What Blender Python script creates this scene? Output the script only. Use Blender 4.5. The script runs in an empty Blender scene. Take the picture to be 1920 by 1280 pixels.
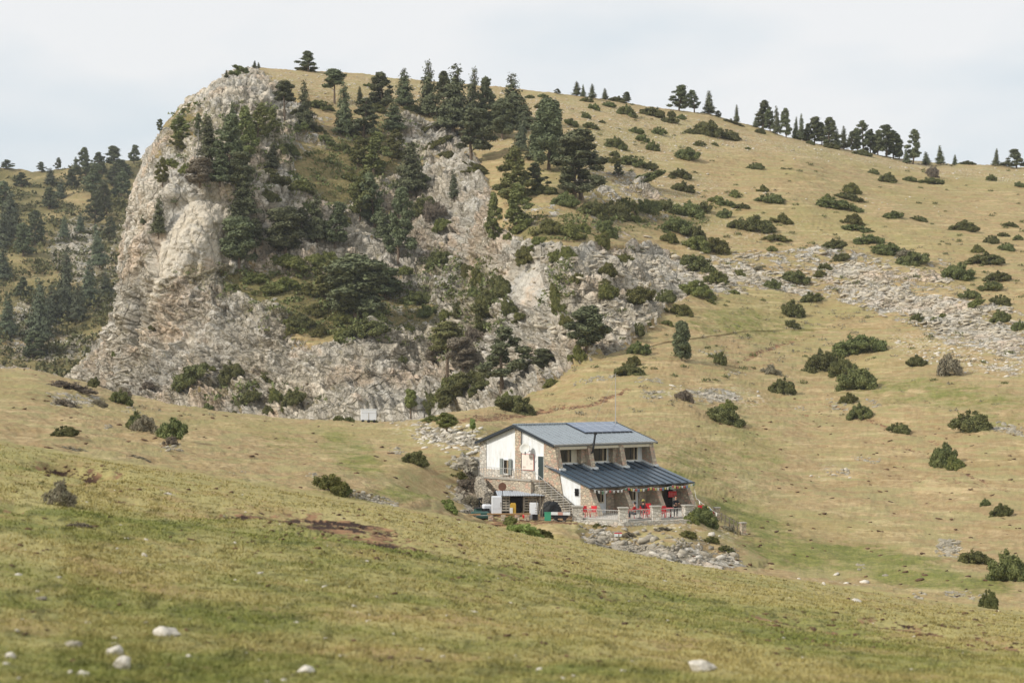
import bpy, math, random
import numpy as np
from mathutils import Vector, Matrix
R = math.radians
random.seed(7); RNG = np.random.default_rng(11)
scene = bpy.context.scene
col = scene.collection
# ---------------------------------------------------------------- camera
EZ = 14.0                      # eye height in world z
FPX = 3200.0                   # focal length in photo pixels (1920 wide)
TILT = math.atan(70 / FPX)
cam_d = bpy.data.cameras.new('camera'); cam = bpy.data.objects.new('camera', cam_d); col.objects.link(cam)
cam.location = (0, 0, EZ); cam.rotation_euler = (R(90) + TILT, 0, 0)
cam_d.sensor_width = 36; cam_d.lens = 36 * FPX / 1920
cam_d.clip_start = 0.5; cam_d.clip_end = 20000
cam_d.dof.use_dof = True; cam_d.dof.focus_distance = 170; cam_d.dof.aperture_fstop = 1.5
scene.camera = cam
# ---------------------------------------------------------------- world + sun
SUN_EL, SUN_X, SUN_Y = R(36), -0.90, -0.40
w = bpy.data.worlds.new('World'); scene.world = w; w.use_nodes = True
nt = w.node_tree; nt.nodes.clear()
N = nt.nodes.new; L = nt.links.new
out = N('ShaderNodeOutputWorld'); sky = N('ShaderNodeTexSky'); sky.sky_type = 'NISHITA'; sky.sun_disc = False
sky.sun_elevation = SUN_EL; sky.sun_rotation = math.atan2(SUN_X, SUN_Y); sky.air_density = 1.0; sky.dust_density = 2.0
b1 = N('ShaderNodeBackground'); b1.inputs[1].default_value = 0.10; L(sky.outputs[0], b1.inputs[0])
tc = N('ShaderNodeTexCoord'); mp = N('ShaderNodeMapping'); mp.inputs['Scale'].default_value = (2.2, 2.2, 7.0); mp.inputs['Rotation'].default_value = (0, R(14), 0)
L(tc.outputs['Generated'], mp.inputs[0])
ns = N('ShaderNodeTexNoise'); ns.inputs['Scale'].default_value = 2.2; ns.inputs['Detail'].default_value = 5; ns.inputs['Roughness'].default_value = .45
L(mp.outputs[0], ns.inputs['Vector'])
rp = N('ShaderNodeValToRGB'); L(ns.outputs[0], rp.inputs[0])
rp.color_ramp.elements[0].position = .36; rp.color_ramp.elements[0].color = (.775, .85, .90, 1)
rp.color_ramp.elements[1].position = .60; rp.color_ramp.elements[1].color = (.965, .97, .972, 1)
b2 = N('ShaderNodeBackground'); b2.inputs[1].default_value = 1.0; L(rp.outputs[0], b2.inputs[0])
mx = N('ShaderNodeMixShader'); mx.inputs[0].default_value = .9; L(b1.outputs[0], mx.inputs[1]); L(b2.outputs[0], mx.inputs[2]); L(mx.outputs[0], out.inputs[0])
sd = bpy.data.lights.new('sun', 'SUN'); sd.energy = 3.3; sd.angle = R(1.8); sd.color = (1, .95, .87)
sun = bpy.data.objects.new('sun', sd); col.objects.link(sun)
sv = Vector((SUN_X, SUN_Y, math.tan(SUN_EL) * math.hypot(SUN_X, SUN_Y)))
sun.rotation_euler = sv.to_track_quat('Z', 'Y').to_euler()
scene.view_settings.view_transform = 'Standard'; scene.view_settings.look = 'None'
scene.view_settings.exposure = 0.0; scene.view_settings.gamma = 1; scene.view_settings.use_curve_mapping = False
scene.cycles.max_bounces = 4; scene.cycles.diffuse_bounces = 2; scene.cycles.glossy_bounces = 2
scene.cycles.transmission_bounces = 3; scene.cycles.transparent_max_bounces = 6; scene.cycles.volume_bounces = 0

# ---------------------------------------------------------------- maths helpers
ct, st = math.cos(TILT), math.sin(TILT)
def ray(px, py):
    x = (px - 960) / FPX; u = (640 - py) / FPX
    return x, ct - u * st, st + u * ct
def P(px, py, D):
    """world point on the ray through a photo pixel at forward distance D (works on arrays)"""
    x, y, z = ray(px, py)
    k = D / y
    return x * k, y * k, z * k + EZ
def VP(px, py, D): return Vector(P(px, py, D))
def hsh(ix, iy, iz, seed):
    h = (ix.astype(np.int64) * 374761393 + iy.astype(np.int64) * 668265263 + iz.astype(np.int64) * 2147483647 + seed * 974634777) & 0xffffffff
    h = ((h ^ (h >> 13)) * 1274126177) & 0xffffffff
    h = ((h ^ (h >> 15)) * 2246822519) & 0xffffffff
    return (h ^ (h >> 16)) & 0xffffffff
def perlin(x, y, z, seed=0):
    xi, yi, zi = np.floor(x), np.floor(y), np.floor(z)
    fx, fy, fz = x - xi, y - yi, z - zi
    u, v, q = [t * t * t * (t * (t * 6 - 15) + 10) for t in (fx, fy, fz)]
    r = 0
    for dx in (0, 1):
        for dy in (0, 1):
            for dz in (0, 1):
                h = hsh(xi + dx, yi + dy, zi + dz, seed)
                g1 = (h & 1023) / 511.5 - 1; g2 = ((h >> 10) & 1023) / 511.5 - 1; g3 = ((h >> 20) & 1023) / 511.5 - 1
                r = r + (u if dx else 1 - u) * (v if dy else 1 - v) * (q if dz else 1 - q) * (g1 * (fx - dx) + g2 * (fy - dy) + g3 * (fz - dz))
    return r * 1.2
def fbm(x, y, z, oct=4, seed=0, gain=.5, ridged=False):
    a, f, s = 1.0, 1.0, 0
    for i in range(oct):
        n = perlin(x * f, y * f, z * f, seed + i)
        s = s + a * ((1 - 2.2 * np.abs(n)) if ridged else n); a *= gain; f *= 2.03
    return s
def worley(x, y, z, seed=0):
    """F1, F2-F1 and a cell value"""
    xi, yi, zi = np.floor(x), np.floor(y), np.floor(z)
    f1 = np.full(x.shape, 9.0); f2 = f1.copy(); cv = np.zeros(x.shape)
    for dx in (-1, 0, 1):
        for dy in (-1, 0, 1):
            for dz in (-1, 0, 1):
                cx, cy, cz = xi + dx, yi + dy, zi + dz
                h = hsh(cx, cy, cz, seed)
                d = np.sqrt((cx + (h & 1023) / 1023 - x) ** 2 + (cy + ((h >> 10) & 1023) / 1023 - y) ** 2 + (cz + ((h >> 20) & 1023) / 1023 - z) ** 2)
                m = d < f1
                f2 = np.where(m, f1, np.minimum(f2, d)); cv = np.where(m, (h >> 7 & 255) / 255, cv); f1 = np.where(m, d, f1)
    return f1, f2 - f1, cv
def sstep(a, b, x):
    t = np.clip((x - a) / (b - a), 0, 1); return t * t * (3 - 2 * t)
class TPS:
    def __init__(s, pts, reg=.02):
        a = np.array(pts, float); s.p = a[:, :2] / 100; n = len(a); v = np.log(a[:, 2])
        K = s.k(s.p, s.p) + reg * np.eye(n); Q = np.c_[np.ones(n), s.p]
        A = np.block([[K, Q], [Q.T, np.zeros((3, 3))]])
        s.w = np.linalg.solve(A, np.r_[v, 0, 0, 0])
    def k(s, a, b):
        r2 = (a[:, None, 0] - b[None, :, 0]) ** 2 + (a[:, None, 1] - b[None, :, 1]) ** 2
        return .5 * r2 * np.log(r2 + 1e-9)
    def __call__(s, x, y):
        x = np.asarray(x, float); y = np.broadcast_to(np.asarray(y, float), x.shape); q = np.c_[x.ravel(), y.ravel()] / 100; o = np.empty(len(q))
        for i in range(0, len(q), 100000):
            c = q[i:i + 100000]; o[i:i + 100000] = s.k(c, s.p) @ s.w[:-3] + s.w[-3] + c @ s.w[-2:]
        return np.exp(o).reshape(x.shape)
def curve(pts):
    a = np.array(pts, float)
    return lambda x: np.interp(x, a[:, 0], a[:, 1])
# ---------------------------------------------------------------- object helpers
def tag(o, label=None, cat=None, group=None, kind=None):
    if label: o['label'] = label
    if cat: o['category'] = cat
    if group: o['group'] = group
    if kind: o['kind'] = kind
    return o
def empty(name, loc, rz=0, label=None, cat=None, group=None):
    o = bpy.data.objects.new(name, None); col.objects.link(o); o.empty_display_size = .3
    o.location = loc; o.rotation_euler = (0, 0, rz)
    return tag(o, label, cat, group)
def np_mesh(name, V, F, mat=None, smooth=False, uvs=None):
    me = bpy.data.meshes.new(name); V = np.ascontiguousarray(V, dtype=np.float32); F = np.ascontiguousarray(F, dtype=np.int32)
    k = F.shape[1]
    me.vertices.add(len(V)); me.vertices.foreach_set('co', V.ravel())
    me.loops.add(F.size); me.loops.foreach_set('vertex_index', F.ravel())
    me.polygons.add(len(F)); me.polygons.foreach_set('loop_start', np.arange(0, F.size, k, dtype=np.int32))
    if smooth: me.polygons.foreach_set('use_smooth', np.ones(len(F), dtype=bool))
    me.update(calc_edges=True)
    if mat: me.materials.append(mat)
    return me
def attr(me, name, arr):
    a = me.attributes.new(name, 'FLOAT', 'POINT'); a.data.foreach_set('value', np.ascontiguousarray(arr, dtype=np.float32))
def link(name, me, parent=None):
    o = bpy.data.objects.new(name, me); col.objects.link(o)
    if parent: o.parent = parent
    return o
class MB:
    """collects shapes into one mesh"""
    def __init__(s): s.v = []; s.f = []
    def add(s, vs, fs):
        n = len(s.v); s.v += [tuple(v) for v in vs]; s.f += [tuple(i + n for i in f) for f in fs]; return s
    def box(s, x0, x1, y0, y1, z0, z1):
        return s.add([(x0, y0, z0), (x1, y0, z0), (x1, y1, z0), (x0, y1, z0), (x0, y0, z1), (x1, y0, z1), (x1, y1, z1), (x0, y1, z1)],
                     [(0, 3, 2, 1), (4, 5, 6, 7), (0, 1, 5, 4), (1, 2, 6, 5), (2, 3, 7, 6), (3, 0, 4, 7)])
    def prism_x(s, poly, x0, x1):          # polygon given in (y, z), counter-clockwise seen from +x
        n = len(poly)
        return s.add([(x0, y, z) for y, z in poly] + [(x1, y, z) for y, z in poly],
                     [tuple(range(n))[::-1], tuple(range(n, 2 * n))] + [(i, (i + 1) % n, n + (i + 1) % n, n + i) for i in range(n)])
    def prism_z(s, poly, z0, z1):
        n = len(poly)
        return s.add([(x, y, z0) for x, y in poly] + [(x, y, z1) for x, y in poly],
                     [tuple(range(n))[::-1], tuple(range(n, 2 * n))] + [(i, (i + 1) % n, n + (i + 1) % n, n + i) for i in range(n)])
    def tube(s, pts, r, n=8, r2=None, cap=True):
        pts = [Vector(p) for p in pts]; rings = []; m = len(pts)
        for i, p in enumerate(pts):
            d = (pts[min(i + 1, m - 1)] - pts[max(i - 1, 0)]).normalized()
            a = d.orthogonal().normalized(); b = d.cross(a)
            rr = r if r2 is None else r + (r2 - r) * i / max(m - 1, 1)
            if callable(r): rr = r(i / max(m - 1, 1))
            rings.append([p + (a * math.cos(2 * math.pi * k / n) + b * math.sin(2 * math.pi * k / n)) * rr for k in range(n)])
        vs = [v for g in rings for v in g]
        fs = [(i * n + k, i * n + (k + 1) % n, (i + 1) * n + (k + 1) % n, (i + 1) * n + k) for i in range(m - 1) for k in range(n)]
        if cap: fs += [tuple(range(n))[::-1], tuple(range((m - 1) * n, m * n))]
        return s.add(vs, fs)
    def build(s, name, mat, parent=None, bevel=0, smooth=False):
        me = bpy.data.meshes.new(name); me.from_pydata(s.v, [], s.f); me.update()
        if smooth: me.polygons.foreach_set('use_smooth', [True] * len(me.polygons))
        me.materials.append(mat); o = link(name, me, parent)
        if bevel:
            b = o.modifiers.new('bevel', 'BEVEL'); b.width = bevel; b.segments = 2; b.limit_method = 'ANGLE'
        return o
# ---------------------------------------------------------------- materials
def srgb(r, g, b):
    f = lambda c: (c / 255 / 12.92) if c / 255 <= .04045 else ((c / 255 + .055) / 1.055) ** 2.4
    return (f(r), f(g), f(b), 1)
class NT:
    def __init__(s, name):
        s.m = bpy.data.materials.new(name); s.m.use_nodes = True; s.t = s.m.node_tree; s.bsdf = s.t.nodes['Principled BSDF']
        s.bsdf.inputs['Roughness'].default_value = .85; s.bsdf.inputs['Specular IOR Level'].default_value = .25
        g = s.n('ShaderNodeNewGeometry'); s.pos = g.outputs['Position']
        t = s.n('ShaderNodeTexCoord'); s.obj = t.outputs['Object']
    def n(s, ty, **kw):
        x = s.t.nodes.new(ty)
        for k, v in kw.items(): setattr(x, k, v)
        return x
    def l(s, a, b):
        if isinstance(a, (int, float)): b.default_value = a
        elif isinstance(a, tuple): b.default_value = a
        else: s.t.links.new(a, b)
    def att(s, name): x = s.n('ShaderNodeAttribute'); x.attribute_name = name; return x.outputs['Fac']
    def scale(s, vec, sc, rot=(0, 0, 0)):
        x = s.n('ShaderNodeMapping'); s.l(vec, x.inputs[0]); x.inputs['Scale'].default_value = sc; x.inputs['Rotation'].default_value = rot; return x.outputs[0]
    def noise(s, vec, sc, det=4, rough=.55, dist=0):
        x = s.n('ShaderNodeTexNoise'); s.l(vec, x.inputs['Vector']); x.inputs['Scale'].default_value = sc; x.inputs['Detail'].default_value = det
        x.inputs['Roughness'].default_value = rough; x.inputs['Distortion'].default_value = dist; return x.outputs[0]
    def voro(s, vec, sc, feat='F1', outp='Distance', rnd=1):
        x = s.n('ShaderNodeTexVoronoi', feature=feat); s.l(vec, x.inputs['Vector']); x.inputs['Scale'].default_value = sc; x.inputs['Randomness'].default_value = rnd; return x.outputs[outp]
    def math(s, op, a, b=0.0, c=None, clamp=False):
        x = s.n('ShaderNodeMath', operation=op, use_clamp=clamp); s.l(a, x.inputs[0]); s.l(b, x.inputs[1])
        if c is not None: s.l(c, x.inputs[2])
        return x.outputs[0]
    def ramp(s, v, lo, hi, a=0.0, b=1.0):
        x = s.n('ShaderNodeMapRange', interpolation_type='SMOOTHSTEP'); s.l(v, x.inputs[0]); x.inputs[1].default_value = lo; x.inputs[2].default_value = hi
        x.inputs[3].default_value = a; x.inputs[4].default_value = b; return x.outputs[0]
    def mix(s, f, a, b, mode='MIX'):
        x = s.n('ShaderNodeMix', data_type='RGBA', blend_type=mode); s.l(f, x.inputs[0]); s.l(a, x.inputs[6]); s.l(b, x.inputs[7]); return x.outputs[2]
    def bump(s, h, strength=.5, dist=.1, nrm=None):
        x = s.n('ShaderNodeBump'); s.l(h, x.inputs['Height']); x.inputs['Strength'].default_value = strength; x.inputs['Distance'].default_value = dist
        if nrm: s.l(nrm, x.inputs['Normal'])
        return x.outputs[0]
    def out(s, color, nrm=None, rough=None):
        s.l(color, s.bsdf.inputs['Base Color'])
        if nrm is not None: s.l(nrm, s.bsdf.inputs['Normal'])
        if rough is not None: s.l(rough, s.bsdf.inputs['Roughness'])
        return s.m
def flat(name, c, rough=.6, var=.12, sc=3.0, metal=0, bump=0, spec=.3):
    """paint-like material with wear noise"""
    m = NT(name); c = c if len(c) == 4 else (*c, 1)
    n1 = m.noise(m.obj, sc, 6, .6); n2 = m.noise(m.obj, sc * 7, 4, .6)
    f = m.math('MULTIPLY', m.math('ADD', m.ramp(n1, .3, .7), m.ramp(n2, .35, .7)), .5)
    dk = tuple(x * (1 - 2 * var) for x in c[:3]) + (1,)
    m.bsdf.inputs['Metallic'].default_value = metal; m.bsdf.inputs['Specular IOR Level'].default_value = spec
    return m.out(m.mix(f, dk, c), m.bump(n2, bump, .02) if bump else None, m.ramp(n1, .2, .8, rough - .1, min(rough + .1, 1)))

def ground_material():
    m = NT('hillside'); P0 = m.pos
    rock, green, scrub, soil, pale = [m.att(k) for k in ('rock', 'green', 'scrub', 'soil', 'pale')]
    crev = m.att('crev')
    # wind the contour tracks across the slopes (terracettes)
    z = m.n('ShaderNodeSeparateXYZ'); m.l(P0, z.inputs[0])
    n_big = m.noise(P0, .035, 4, .5); n_mid = m.noise(P0, .16, 5, .6); n_small = m.noise(P0, 1.1, 5, .65); n_fine = m.noise(P0, 7.0, 4, .7)
    flatn = m.noise(m.scale(P0, (.22, .22, 2.4)), 1.0, 5, .6, .4)
    flat2 = m.noise(m.scale(P0, (.9, .9, 6.0)), 1.0, 4, .65)
    dry = m.mix(m.ramp(n_mid, .35, .65), srgb(186, 163, 123), srgb(168, 146, 108))
    dry = m.mix(m.ramp(n_small, .3, .75), srgb(146, 122, 84), dry)
    dry = m.mix(m.ramp(flatn, .44, .60), dry, srgb(154, 142, 98))
    dry = m.mix(m.math('MULTIPLY', m.ramp(flat2, .55, .72), .55), dry, srgb(138, 120, 82))
    dry = m.mix(m.math('MULTIPLY', m.ramp(n_fine, .52, .75), .5), dry, srgb(204, 181, 138))
    dry = m.mix(m.math('MULTIPLY', m.ramp(n_big, .48, .64), .34), dry, srgb(146, 140, 84))
    strk = m.noise(m.scale(P0, (.10, .10, 1.9)), 1.0, 6, .72, .3); strk2 = m.noise(m.scale(P0, (.5, .5, 3.2)), 1.0, 5, .75)
    dry = m.mix(m.math('MULTIPLY', m.ramp(strk, .56, .62), .42), dry, srgb(142, 118, 82)); dry = m.mix(m.math('MULTIPLY', m.ramp(strk, .44, .38), .35), dry, srgb(212, 190, 146))  # thin shadow and lit lines of the terracettes, painted into the grass
    dry = m.mix(m.math('MULTIPLY', m.ramp(strk2, .60, .68), .5), dry, srgb(124, 104, 70))
    nearf = m.att('near'); dry = m.mix(m.math('MULTIPLY', nearf, .62), dry, m.mix(n_fine, srgb(150, 144, 84), srgb(184, 172, 114))); mot = m.noise(m.scale(P0, (1, .55, 1)), 2.6, 6, .72); mot2 = m.noise(P0, .5, 5, .7)
    dry = m.mix(m.math('MULTIPLY', nearf, m.math('MULTIPLY', m.ramp(mot2, .52, .62), .65)), dry, srgb(156, 128, 88))
    dry = m.mix(m.math('MULTIPLY', nearf, m.math('MULTIPLY', m.ramp(mot, .52, .64), .75)), dry, srgb(104, 98, 54))
    g = m.mix(m.ramp(n_small, .35, .7), srgb(102, 112, 46), srgb(140, 140, 70))
    g = m.mix(m.ramp(n_fine, .4, .7), g, srgb(84, 92, 42))
    g = m.mix(m.math('MULTIPLY', nearf, m.math('MULTIPLY', m.ramp(mot, .5, .62), .7)), g, srgb(66, 74, 34))
    gf = m.ramp(m.math('ADD', green, m.math('MULTIPLY', m.math('SUBTRACT', m.math('ADD', m.math('MULTIPLY', m.noise(P0, .45, 6, .7), .7), m.math('MULTIPLY', n_mid, .3)), .5), 3.0)), .1, 1.0)
    c = m.mix(m.math('MULTIPLY', gf, .85), dry, g)
    # olive scrub ground on the mountain
    s_c = m.mix(m.ramp(n_small, .35, .65), srgb(96, 90, 54), srgb(142, 128, 84))
    s_c = m.mix(m.ramp(n_fine, .45, .65), s_c, srgb(78, 82, 46))
    sf = m.ramp(m.math('ADD', scrub, m.math('MULTIPLY', m.math('SUBTRACT', n_small, .5), 1.6)), .3, .7)
    c = m.mix(sf, c, s_c)
    # stony ground
    v = m.voro(m.scale(P0, (1, 1, 1.6)), 1.6); v2 = m.voro(m.scale(P0, (1, 1, 1.3)), .55)
    stony = m.math('MULTIPLY', m.ramp(m.math('ADD', pale, m.math('MULTIPLY', m.math('SUBTRACT', n_mid, .5), 1.2)), .35, .75), m.ramp(v, .42, .28))
    c = m.mix(m.math('MULTIPLY', stony, .8), c, srgb(196, 184, 162))
    # soil
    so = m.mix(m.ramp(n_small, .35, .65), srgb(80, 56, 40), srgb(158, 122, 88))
    so = m.mix(m.ramp(crev, .3, .9), so, srgb(56, 37, 27))  # dark soil spots, and the scar's undercut shade painted into the soil colour
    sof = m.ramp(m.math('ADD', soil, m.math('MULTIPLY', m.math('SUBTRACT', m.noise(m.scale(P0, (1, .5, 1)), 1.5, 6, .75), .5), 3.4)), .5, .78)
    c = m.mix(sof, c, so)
    # rock
    rn1 = m.noise(P0, .055, 4, .5); rn2 = m.noise(P0, .5, 6, .65); rn3 = m.noise(m.scale(P0, (1, 1, .35)), 2.2, 5, .7)
    rc = m.mix(m.ramp(rn1, .38, .62), srgb(204, 197, 184), srgb(216, 204, 184))
    rc = m.mix(m.math('MULTIPLY', m.ramp(m.noise(P0, .08, 4, .6), .50, .62), .6), rc, srgb(214, 184, 154))
    rc = m.mix(m.math('MULTIPLY', m.ramp(m.noise(m.scale(P0, (.1, .1, .05)), 1.0, 5, .6), .52, .6), .5), rc, srgb(182, 180, 174))
    rc = m.mix(m.math('MULTIPLY', m.ramp(rn2, .50, .70), .6), rc, srgb(182, 172, 156))
    rc = m.mix(m.math('MULTIPLY', m.ramp(rn3, .56, .72), .6), rc, srgb(150, 141, 126))
    rc = m.mix(m.math('MULTIPLY', m.ramp(crev, .3, 1.0), .5), rc, srgb(118, 108, 88))
    moss = m.ramp(m.math('ADD', m.noise(P0, .35, 6, .7), m.math('MULTIPLY', scrub, .22)), .58, .66)
    rc = m.mix(m.math('MULTIPLY', moss, .6), rc, srgb(132, 122, 80))
    wq = m.n('ShaderNodeMix', data_type='VECTOR'); wq.inputs[0].default_value = .5; tn = m.n('ShaderNodeTexNoise'); tn.inputs['Scale'].default_value = .22; tn.inputs['Detail'].default_value = 5; m.l(P0, tn.inputs['Vector'])
    vs_ = m.n('ShaderNodeVectorMath', operation='MULTIPLY_ADD'); m.l(tn.outputs['Color'], vs_.inputs[0]); vs_.inputs[1].default_value = (2.6, 2.6, 2.0); m.l(P0, vs_.inputs[2]); WP = vs_.outputs[0]
    dipv = m.scale(WP, (.30, .5, 1.05), (0, R(24), 0)); upv = m.scale(WP, (.62, .6, .16))
    cr1 = m.ramp(m.voro(dipv, .55, 'DISTANCE_TO_EDGE'), .075, .015); cr2 = m.ramp(m.voro(m.scale(WP, (1, 1, 1.3), (0, R(24), 0)), .62, 'DISTANCE_TO_EDGE'), .07, .012); cr3 = m.ramp(m.voro(upv, .42, 'DISTANCE_TO_EDGE'), .045, .01)
    msk = m.ramp(m.noise(P0, .09, 4, .6), .42, .58); msk2 = m.ramp(m.noise(P0, .4, 4, .6), .40, .62); hi = m.ramp(z.outputs[2], EZ + 10, EZ + 24)
    ck = m.math('MAXIMUM', m.math('MULTIPLY', m.math('MULTIPLY', cr3, m.ramp(rock, .95, 1.12, 1, .45)), m.ramp(z.outputs[2], EZ + 4, EZ + 20, .3, .85)), m.math('MULTIPLY', m.ramp(rock, .95, 1.12, 1, .12), m.math('MAXIMUM', m.math('MULTIPLY', m.math('MULTIPLY', cr1, m.ramp(z.outputs[2], EZ + 10, EZ + 30, 1, .35)), m.ramp(msk, 0, 1, .5, 1)), m.math('MULTIPLY', m.math('MULTIPLY', cr2, msk2), .75))))
    rc = m.mix(m.math('MULTIPLY', ck, .68), rc, m.mix(m.noise(P0, .8, 3), srgb(84, 80, 66), srgb(116, 108, 80)))
    fl1 = m.ramp(m.noise(m.scale(WP, (1.2, 1, 2.4), (0, R(24), 0)), 1.0, 7, .8), .57, .63); rc = m.mix(m.math('MULTIPLY', fl1, m.ramp(rock, .9, 1.15, .45, .3)), rc, srgb(104, 98, 78))
    pit = m.noise(m.scale(P0, (1, 1, 1.4)), 1.9, 7, .85); rc = m.mix(m.math('MULTIPLY', m.ramp(pit, .54, .62), m.ramp(rock, .95, 1.15, .5, .3)), rc, srgb(104, 98, 82)); rc = m.mix(m.math('MULTIPLY', m.ramp(pit, .46, .40), .5), rc, srgb(226, 218, 204))
    rf = m.ramp(m.math('ADD', rock, m.math('MULTIPLY', m.math('SUBTRACT', m.noise(P0, .42, 7, .75), .5), 2.1)), .44, .52)
    c = m.mix(rf, c, rc)
    hgt = m.math('ADD', m.math('MULTIPLY', n_fine, .08), m.math('ADD', m.math('MULTIPLY', n_small, .3), m.math('MULTIPLY', flat2, .12)))
    rh = m.math('ADD', m.math('SUBTRACT', m.math('MULTIPLY', rn2, .9), m.math('MULTIPLY', ck, .9)), m.math('ADD', m.math('MULTIPLY', rn3, .6), m.math('MULTIPLY', m.voro(P0, .9, 'DISTANCE_TO_EDGE'), .5)))
    hx = m.n('ShaderNodeMix', data_type='FLOAT'); m.l(rf, hx.inputs[0]); m.l(hgt, hx.inputs[2]); m.l(rh, hx.inputs[3])
    return m.out(c, m.bump(hx.outputs[0], .8, .8), .95)
M_GROUND = ground_material()
# ================================================================= TERRAIN
# crest lines of the land as seen from the viewpoint, each with its own real distance
c1 = curve([(-300, 785), (0, 827), (219, 862), (375, 887), (500, 909), (572, 920), (744, 949), (806, 960), (900, 979), (1007, 1003), (1073, 1013), (1280, 1056), (1463, 1080), (1613, 1105), (1747, 1127), (1920, 1150), (2200, 1185)])
c2 = curve([(-300, 672), (0, 688), (60, 692), (160, 717), (230, 738), (300, 752), (400, 768), (500, 779), (600, 786), (700, 790), (760, 788), (810, 778), (900, 765), (950, 755), (1050, 715), (1150, 668), (1250, 640), (1400, 620), (2200, 600)])
c3 = curve([(-300, 690), (100, 712), (135, 697), (150, 676), (185, 641), (205, 606), (222, 556), (232, 508), (238, 455), (243, 400), (250, 362), (258, 332), (275, 292), (295, 256), (310, 231), (330, 206), (360, 180), (400, 152), (425, 138), (470, 126), (600, 133), (700, 141), (800, 151), (900, 161), (1000, 169), (1060, 176), (1150, 187), (1260, 205), (1330, 213), (1400, 234), (1500, 262), (1580, 277), (1660, 293), (1730, 304), (1800, 306), (1920, 314), (2200, 330)])
qp = lambda pts: [(p, 1000 * q, d) for p, q, d in pts]
TA = TPS(qp([(-300, 1, 15), (0, 1, 16), (500, 1, 17), (960, 1, 18), (1500, 1, 19.5), (1920, 1, 21), (2200, 1, 22), (0, .62, 31), (500, .62, 32), (960, .62, 33), (1500, .62, 35), (1920, .62, 33),
             (-300, 0, 62), (0, 0, 62), (500, 0, 63), (1000, 0, 66), (1500, 0, 66), (1920, 0, 60), (2200, 0, 56), (960, 1.25, 11), (0, 1.25, 10), (1920, 1.25, 13)]))
TB = TPS(qp([(-300, 1, 104), (0, 1, 104), (400, 1, 106), (700, 1, 113), (900, 1, 128), (1100, 1, 133), (-300, 0, 258), (0, 0, 252), (250, 0, 248), (400, 0, 245), (700, 0, 238), (850, 0, 228), (1000, 0, 240),
             (0, .6, 165), (400, .6, 160), (700, .6, 163), (880, .68, 150), (900, .8, 141)]))
CP = [(1200, 985, 136), (1290, 980, 138.5), (1130, 982, 137), (1200, 1050, 126), (1300, 1045, 129), (1100, 992, 134), (1200, 1000, 134), (1300, 985, 140), (1000, 985, 133), (1150, 960, 141), (1150, 900, 157), (1150, 850, 174), (1150, 790, 201), (1000, 850, 172), (1000, 900, 152), (1000, 790, 210),
 (1500, 1085, 128), (1920, 1150, 112), (2200, 1180, 108), (1920, 1000, 150), (1700, 1050, 138), (1500, 1000, 152), (1300, 900, 170), (1500, 900, 185), (1500, 800, 218), (1300, 800, 204), (1700, 900, 185), (1920, 900, 178), (1700, 800, 212), (1920, 800, 206), (2200, 800, 200),
 (1500, 700, 255), (1300, 700, 240), (1150, 715, 234), (1700, 700, 247), (1920, 700, 240), (1500, 600, 292), (1300, 600, 275), (1200, 640, 257), (1700, 600, 287), (1920, 600, 280), (2200, 600, 276),
 (1500, 500, 328), (1300, 500, 318), (1700, 500, 328), (1920, 500, 330), (1500, 400, 366), (1300, 400, 360), (1700, 400, 380), (1920, 400, 395), (2200, 400, 400), (1300, 300, 408), (1500, 300, 425), (1150, 300, 390), (1150, 187, 460), (1300, 213, 470), (1500, 262, 468), (1700, 300, 480), (1920, 313, 490), (2200, 330, 495),
 (1000, 760, 238), (1000, 720, 252), (1060, 690, 250), (1000, 640, 272), (1000, 540, 288), (1000, 440, 312), (1080, 600, 266), (1100, 500, 292), (1150, 440, 325), (1000, 300, 375), (1000, 200, 432), (1000, 168, 450),
 (850, 760, 290), (850, 700, 302), (850, 600, 325), (850, 500, 345), (850, 400, 362), (850, 300, 392), (850, 200, 430), (850, 155, 450),
 (700, 780, 296), (700, 650, 316), (700, 500, 350), (700, 350, 380), (700, 230, 408), (700, 140, 442),
 (500, 770, 310), (500, 600, 325), (500, 500, 344), (500, 400, 353), (500, 300, 372), (500, 200, 397), (500, 127, 424),
 (400, 760, 316), (400, 600, 330), (400, 520, 338), (400, 380, 343), (400, 300, 357), (400, 200, 387), (300, 745, 322), (300, 600, 335), (300, 450, 343), (300, 330, 362), (330, 230, 392),
 (250, 720, 330), (250, 560, 345), (250, 420, 366), (180, 700, 345), (140, 710, 355), (0, 720, 380), (-300, 720, 420)]
TC = TPS(CP)
def D_A(px, py): return TA(px, 1000 * np.sqrt(np.maximum(py - c1(px), 0) / (1280 - c1(px))))
def D_C(px, py):
    d = TC(px, py); g = np.abs((c3(px + 2) - c3(px - 2)) / 4)
    return d * (1 + .05 * np.exp(-np.maximum(py - c3(px), 0) / np.sqrt(1 + g * g) / 14))
def D_B(px, py):
    q = np.sqrt(np.clip((py - c2(px)) / (c1(px) - c2(px)), 0, 1))
    b = TB(px, 1000 * q); k = sstep(880, 1060, px)
    return b * (1 - k) + TC(px, py) * k
cx = np.unique(np.r_[np.arange(-300, 120, 2.4), np.arange(120, 300, 1.0), np.arange(300, 1960, 1.7), np.arange(1960, 2201, 4)])
rows = []
def row(py, D): rows.append((np.broadcast_to(py, cx.shape).astype(float).copy(), D))
for t in np.linspace(0, 1, 230):
    tt = 1 - (1 - t) ** 1.0
    py = 1430 + (c1(cx) - 1430) * tt; row(py, D_A(cx, py))
nA = len(rows) - 1
dA = D_A(cx, c1(cx)); dB = D_B(cx, c1(cx) - .0)
for t in np.linspace(0, 1, 14)[1:-1]:
    row(c1(cx) + 60 * (t * (1 - t)) ** .7, dA + (dB - dA) * t)
nH1 = len(rows)
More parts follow.
